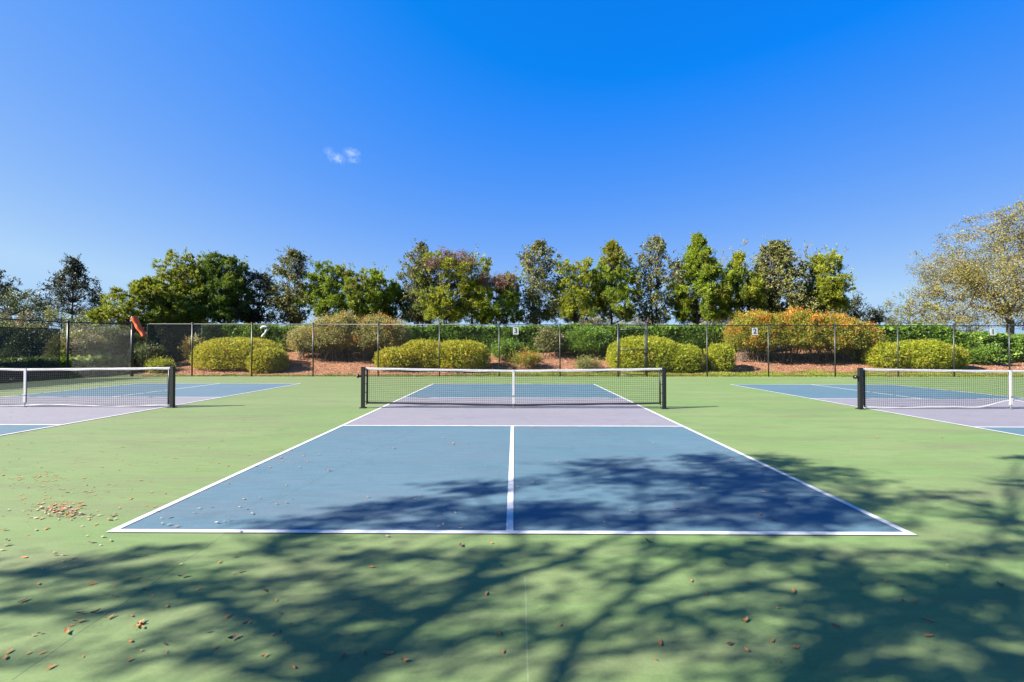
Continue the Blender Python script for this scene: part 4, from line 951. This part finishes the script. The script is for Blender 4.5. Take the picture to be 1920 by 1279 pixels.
# ------------------------------------------------------------------ fallen leaves
def leaf_mesh(k, mat, name='fallen_leaf'):
    r = random.Random(k); L = r.uniform(.030, .048); Wd = L*r.uniform(.34, .46); curl = r.uniform(.1, .9); twist = r.uniform(-.5, .5)
    m = MB(); V = []; n = 7
    for i in range(n):
        t = i/(n-1); w = Wd*.5*math.sin(math.pi*(t*.92+.05))**.75; x = (t-.5)*L; z = .003+curl*L*.5*(t-.5)**2*2
        a = twist*(t-.5)
        for s in (-1, 0, 1): V.append((x, s*w*math.cos(a), z+abs(s)*w*.45*curl+s*w*math.sin(a)+.001))
    m.add(V, [(i*3+j, (i+1)*3+j, (i+1)*3+j+1, i*3+j+1) for i in range(n-1) for j in range(2)])
    m.add([(-L*.5, -.0008, .004), (-L*.5, .0008, .004), (-L*.72, .0008, .006), (-L*.72, -.0008, .006)], [(0, 1, 2, 3)])
    me = m.mesh(name, True); me.materials.append(mat); return me
LM = {'pale tan': plain('tan_dead_leaf', (.45, .34, .21), .7, var=.3, scale=60), 'orange brown': plain('orange_dead_leaf', (.46, .18, .05), .65, var=.3, scale=60), 'dark brown': plain('brown_dead_leaf', (.15, .075, .04), .7, var=.3, scale=60)}
variants = {c: [leaf_mesh(i*7+j, m_) for i in range(4)] for j, (c, m_) in enumerate(LM.items())}
rng = np.random.default_rng(21); spots = []
def scat(n, u0, u1, v0, v1, pw=1.0):
    for _ in range(n):
        spots.append((rng.uniform(u0, u1), v0+(v1-v0)*rng.random()**pw))
def clump(n, u, v, su, sv):
    for _ in range(n): spots.append((rng.normal(u, su), rng.normal(v, sv)))
clump(120, 118, 958, 24, 8); clump(70, 105, 950, 60, 25); clump(30, 90, 905, 45, 14); clump(22, 70, 893, 30, 4)
scat(60, 0, 330, 860, 1050); scat(16, 240, 560, 930, 1000); scat(44, 0, 560, 1005, 1240); scat(10, 0, 700, 1100, 1275); scat(9, 560, 1000, 1005, 1275)
scat(18, 1200, 1900, 1005, 1270); scat(40, 300, 1500, 830, 1000)
exact = [(536,1206),(550,1252),(94,1253),(310,1224),(153,1233),(263,1222),(1050,1173),(936,1189),(1228,1238),(1740,1163),(1740,1168),(1448,1203),(1400,1220),(1714,1130),(1296,1091),(1180,1091),(697,1150),(695,1064),(258,1084),(468,1168),(124,1188),(1660,1092),(1676,1040),(1488,1112),(1510,1087),(1324,1114),(330,990),(912,1114),(664,1124)]
far = [(rng.uniform(0, 620), 770+110*rng.random()) for _ in range(190)]+[(rng.uniform(640, 1280), rng.uniform(770, 850)) for _ in range(26)]+[(rng.uniform(1250, 1900), rng.uniform(770, 900)) for _ in range(14)]
spots = exact+spots
def okspot(u, v): return -20 < u < 1940 and 745 < v < 1300
cands = []
for i, (u, v) in enumerate(spots+far):
    if not okspot(u, v): continue
    p = at(u, v, z=0); c = ('pale tan', 'orange brown', 'dark brown')[rng.choice(3, p=(.48, .34, .18))]
    if abs(p[0]) < HW and p[1] > -HL: c = ('pale tan', 'dark brown')[rng.choice(2, p=(.7, .3))]
    if i < len(exact): c = 'orange brown'
    elif v > 1080 and not (abs(p[0]) < HW and p[1] > -HL): c = ('orange brown', 'dark brown')[rng.choice(2, p=(.6, .4))]
    cands.append((0 if i < len(exact) else p[1]+10.067, p[0], p[1], c))
cands.sort(key=lambda t: t[0])
def zone(x, y):
    if abs(x) < HW and -HL < y < -KL: return 'on the blue paint of the centre court'
    if abs(x) < HW and -KL <= y < KL: return 'on the mauve strip of the centre court'
    q = at(118, 955, z=0)
    if math.hypot(x-q[0], y-q[1]) < .55: return 'in the small leaf drift left of the centre court'
    if y < -HL:
        u = 960+(x-CAM[0])/(y-CAM[1])*FPX
        return 'on the green before the left corner of the centre court' if u < 420 else 'on the shaded green right of the centre line' if u > 960 else 'on the green below the left half of the centre baseline'
    if x < -HW and y < -3.5: return 'scattered round the leaf drift left of the centre court'
    return 'on the green left of the centre court' if x < 0 else 'on the green right of the centre court'
rest = MB()
for i, (d_, x, y, c) in enumerate(cands):
    me = variants[c][rng.integers(4)]; zz = .009 if abs(x) < HW and abs(y) < HL else .001
    a = rng.uniform(0, 6.28); s_ = rng.choice((.55, .7, .85, 1.05))*rng.uniform(.9, 1.1); tlt = rng.uniform(-.25, .25)
    if i < 300:
        o = bpy.data.objects.new('fallen_leaf', me); COL.objects.link(o); o.location = (x, y, zz+.002); o.rotation_euler = (tlt, abs(tlt)*.4, a); o.scale = (s_,)*3
        lb = c+' oak leaf '+zone(x, y)
        tag(o, lb, 'leaf', c+' leaves fallen '+zone(x, y))
    else:
        co = np.array([v_.co[:] for v_ in me.vertices])*s_; R = np.array([[math.cos(a), -math.sin(a), 0], [math.sin(a), math.cos(a), 0], [0, 0, 1]])
        rest.add(co@R.T+np.array([x, y, zz]), [tuple(p.vertices) for p in me.polygons])
if rest.n: tag(rest.build('leaf_litter', LM['orange brown']), kind='stuff')

# ------------------------------------------------------------------ one wisp of cloud
def cloud():
    p = at(641, 293, Y=1500.0); s = FPX/(1500-CAM[1])
    m = MB(); W_, H_, D_ = 46/s, 26/s, 22/s
    m.box((0, 0, 0), (2*W_, 2*D_, 2*H_)); me = m.mesh('cloud')
    mt = bpy.data.materials.new('cloud_vapour'); mt.use_nodes = True; N, L = mt.node_tree.nodes, mt.node_tree.links; N.clear()
    out = N.new('ShaderNodeOutputMaterial'); pv = N.new('ShaderNodeVolumePrincipled'); pv.inputs['Color'].default_value = (1, 1, 1, 1); pv.inputs['Anisotropy'].default_value = .2
    tc = N.new('ShaderNodeTexCoord')
    def puff(cx, cz, rx, rz, k):
        mp = N.new('ShaderNodeMapping'); mp.vector_type = 'POINT'
        mp.inputs['Scale'].default_value = (1/(rx/s), 1/(D_*.8), 1/(rz/s)); mp.inputs['Location'].default_value = (-cx/rx, 0, -cz/rz)
        L.new(tc.outputs['Object'], mp.inputs[0]); ln = N.new('ShaderNodeVectorMath'); ln.operation = 'LENGTH'; L.new(mp.outputs[0], ln.inputs[0])
        r = N.new('ShaderNodeMapRange'); r.inputs[1].default_value = 1; r.inputs[2].default_value = 0; r.inputs[3].default_value = 0; r.inputs[4].default_value = k; L.new(ln.outputs['Value'], r.inputs[0]); return r.outputs[0]
    fs = [puff(-25, 10, 12, 9, .5), puff(-10, -3, 20, 11, 1.0), puff(18, 7, 20, 10, .9), puff(22, -6, 16, 7, .7), puff(4, -9, 22, 6, .4)]
    acc = fs[0]
    for f in fs[1:]:
        a = N.new('ShaderNodeMath'); a.operation = 'MAXIMUM'; L.new(acc, a.inputs[0]); L.new(f, a.inputs[1]); acc = a.outputs[0]
    no = N.new('ShaderNodeTexNoise'); no.inputs['Scale'].default_value = .055; no.inputs['Detail'].default_value = 5; no.inputs['Distortion'].default_value = 1.2; L.new(tc.outputs['Object'], no.inputs['Vector'])
    r = N.new('ShaderNodeMapRange'); r.inputs[1].default_value = .40; r.inputs[2].default_value = .72; r.inputs[3].default_value = -.15; r.inputs[4].default_value = 1.2; L.new(no.outputs[0], r.inputs[0])
    a = N.new('ShaderNodeMath'); a.operation = 'MULTIPLY'; L.new(acc, a.inputs[0]); L.new(r.outputs[0], a.inputs[1])
    b_ = N.new('ShaderNodeMath'); b_.operation = 'MULTIPLY'; b_.inputs[1].default_value = .017; b_.use_clamp = False; L.new(a.outputs[0], b_.inputs[0])
    c = N.new('ShaderNodeMath'); c.operation = 'MAXIMUM'; c.inputs[1].default_value = 0; L.new(b_.outputs[0], c.inputs[0])
    L.new(c.outputs[0], pv.inputs['Density']); L.new(pv.outputs[0], out.inputs['Volume'])
    o = link('cloud', me, mt); o.location = p; tag(o, kind='structure')
cloud()
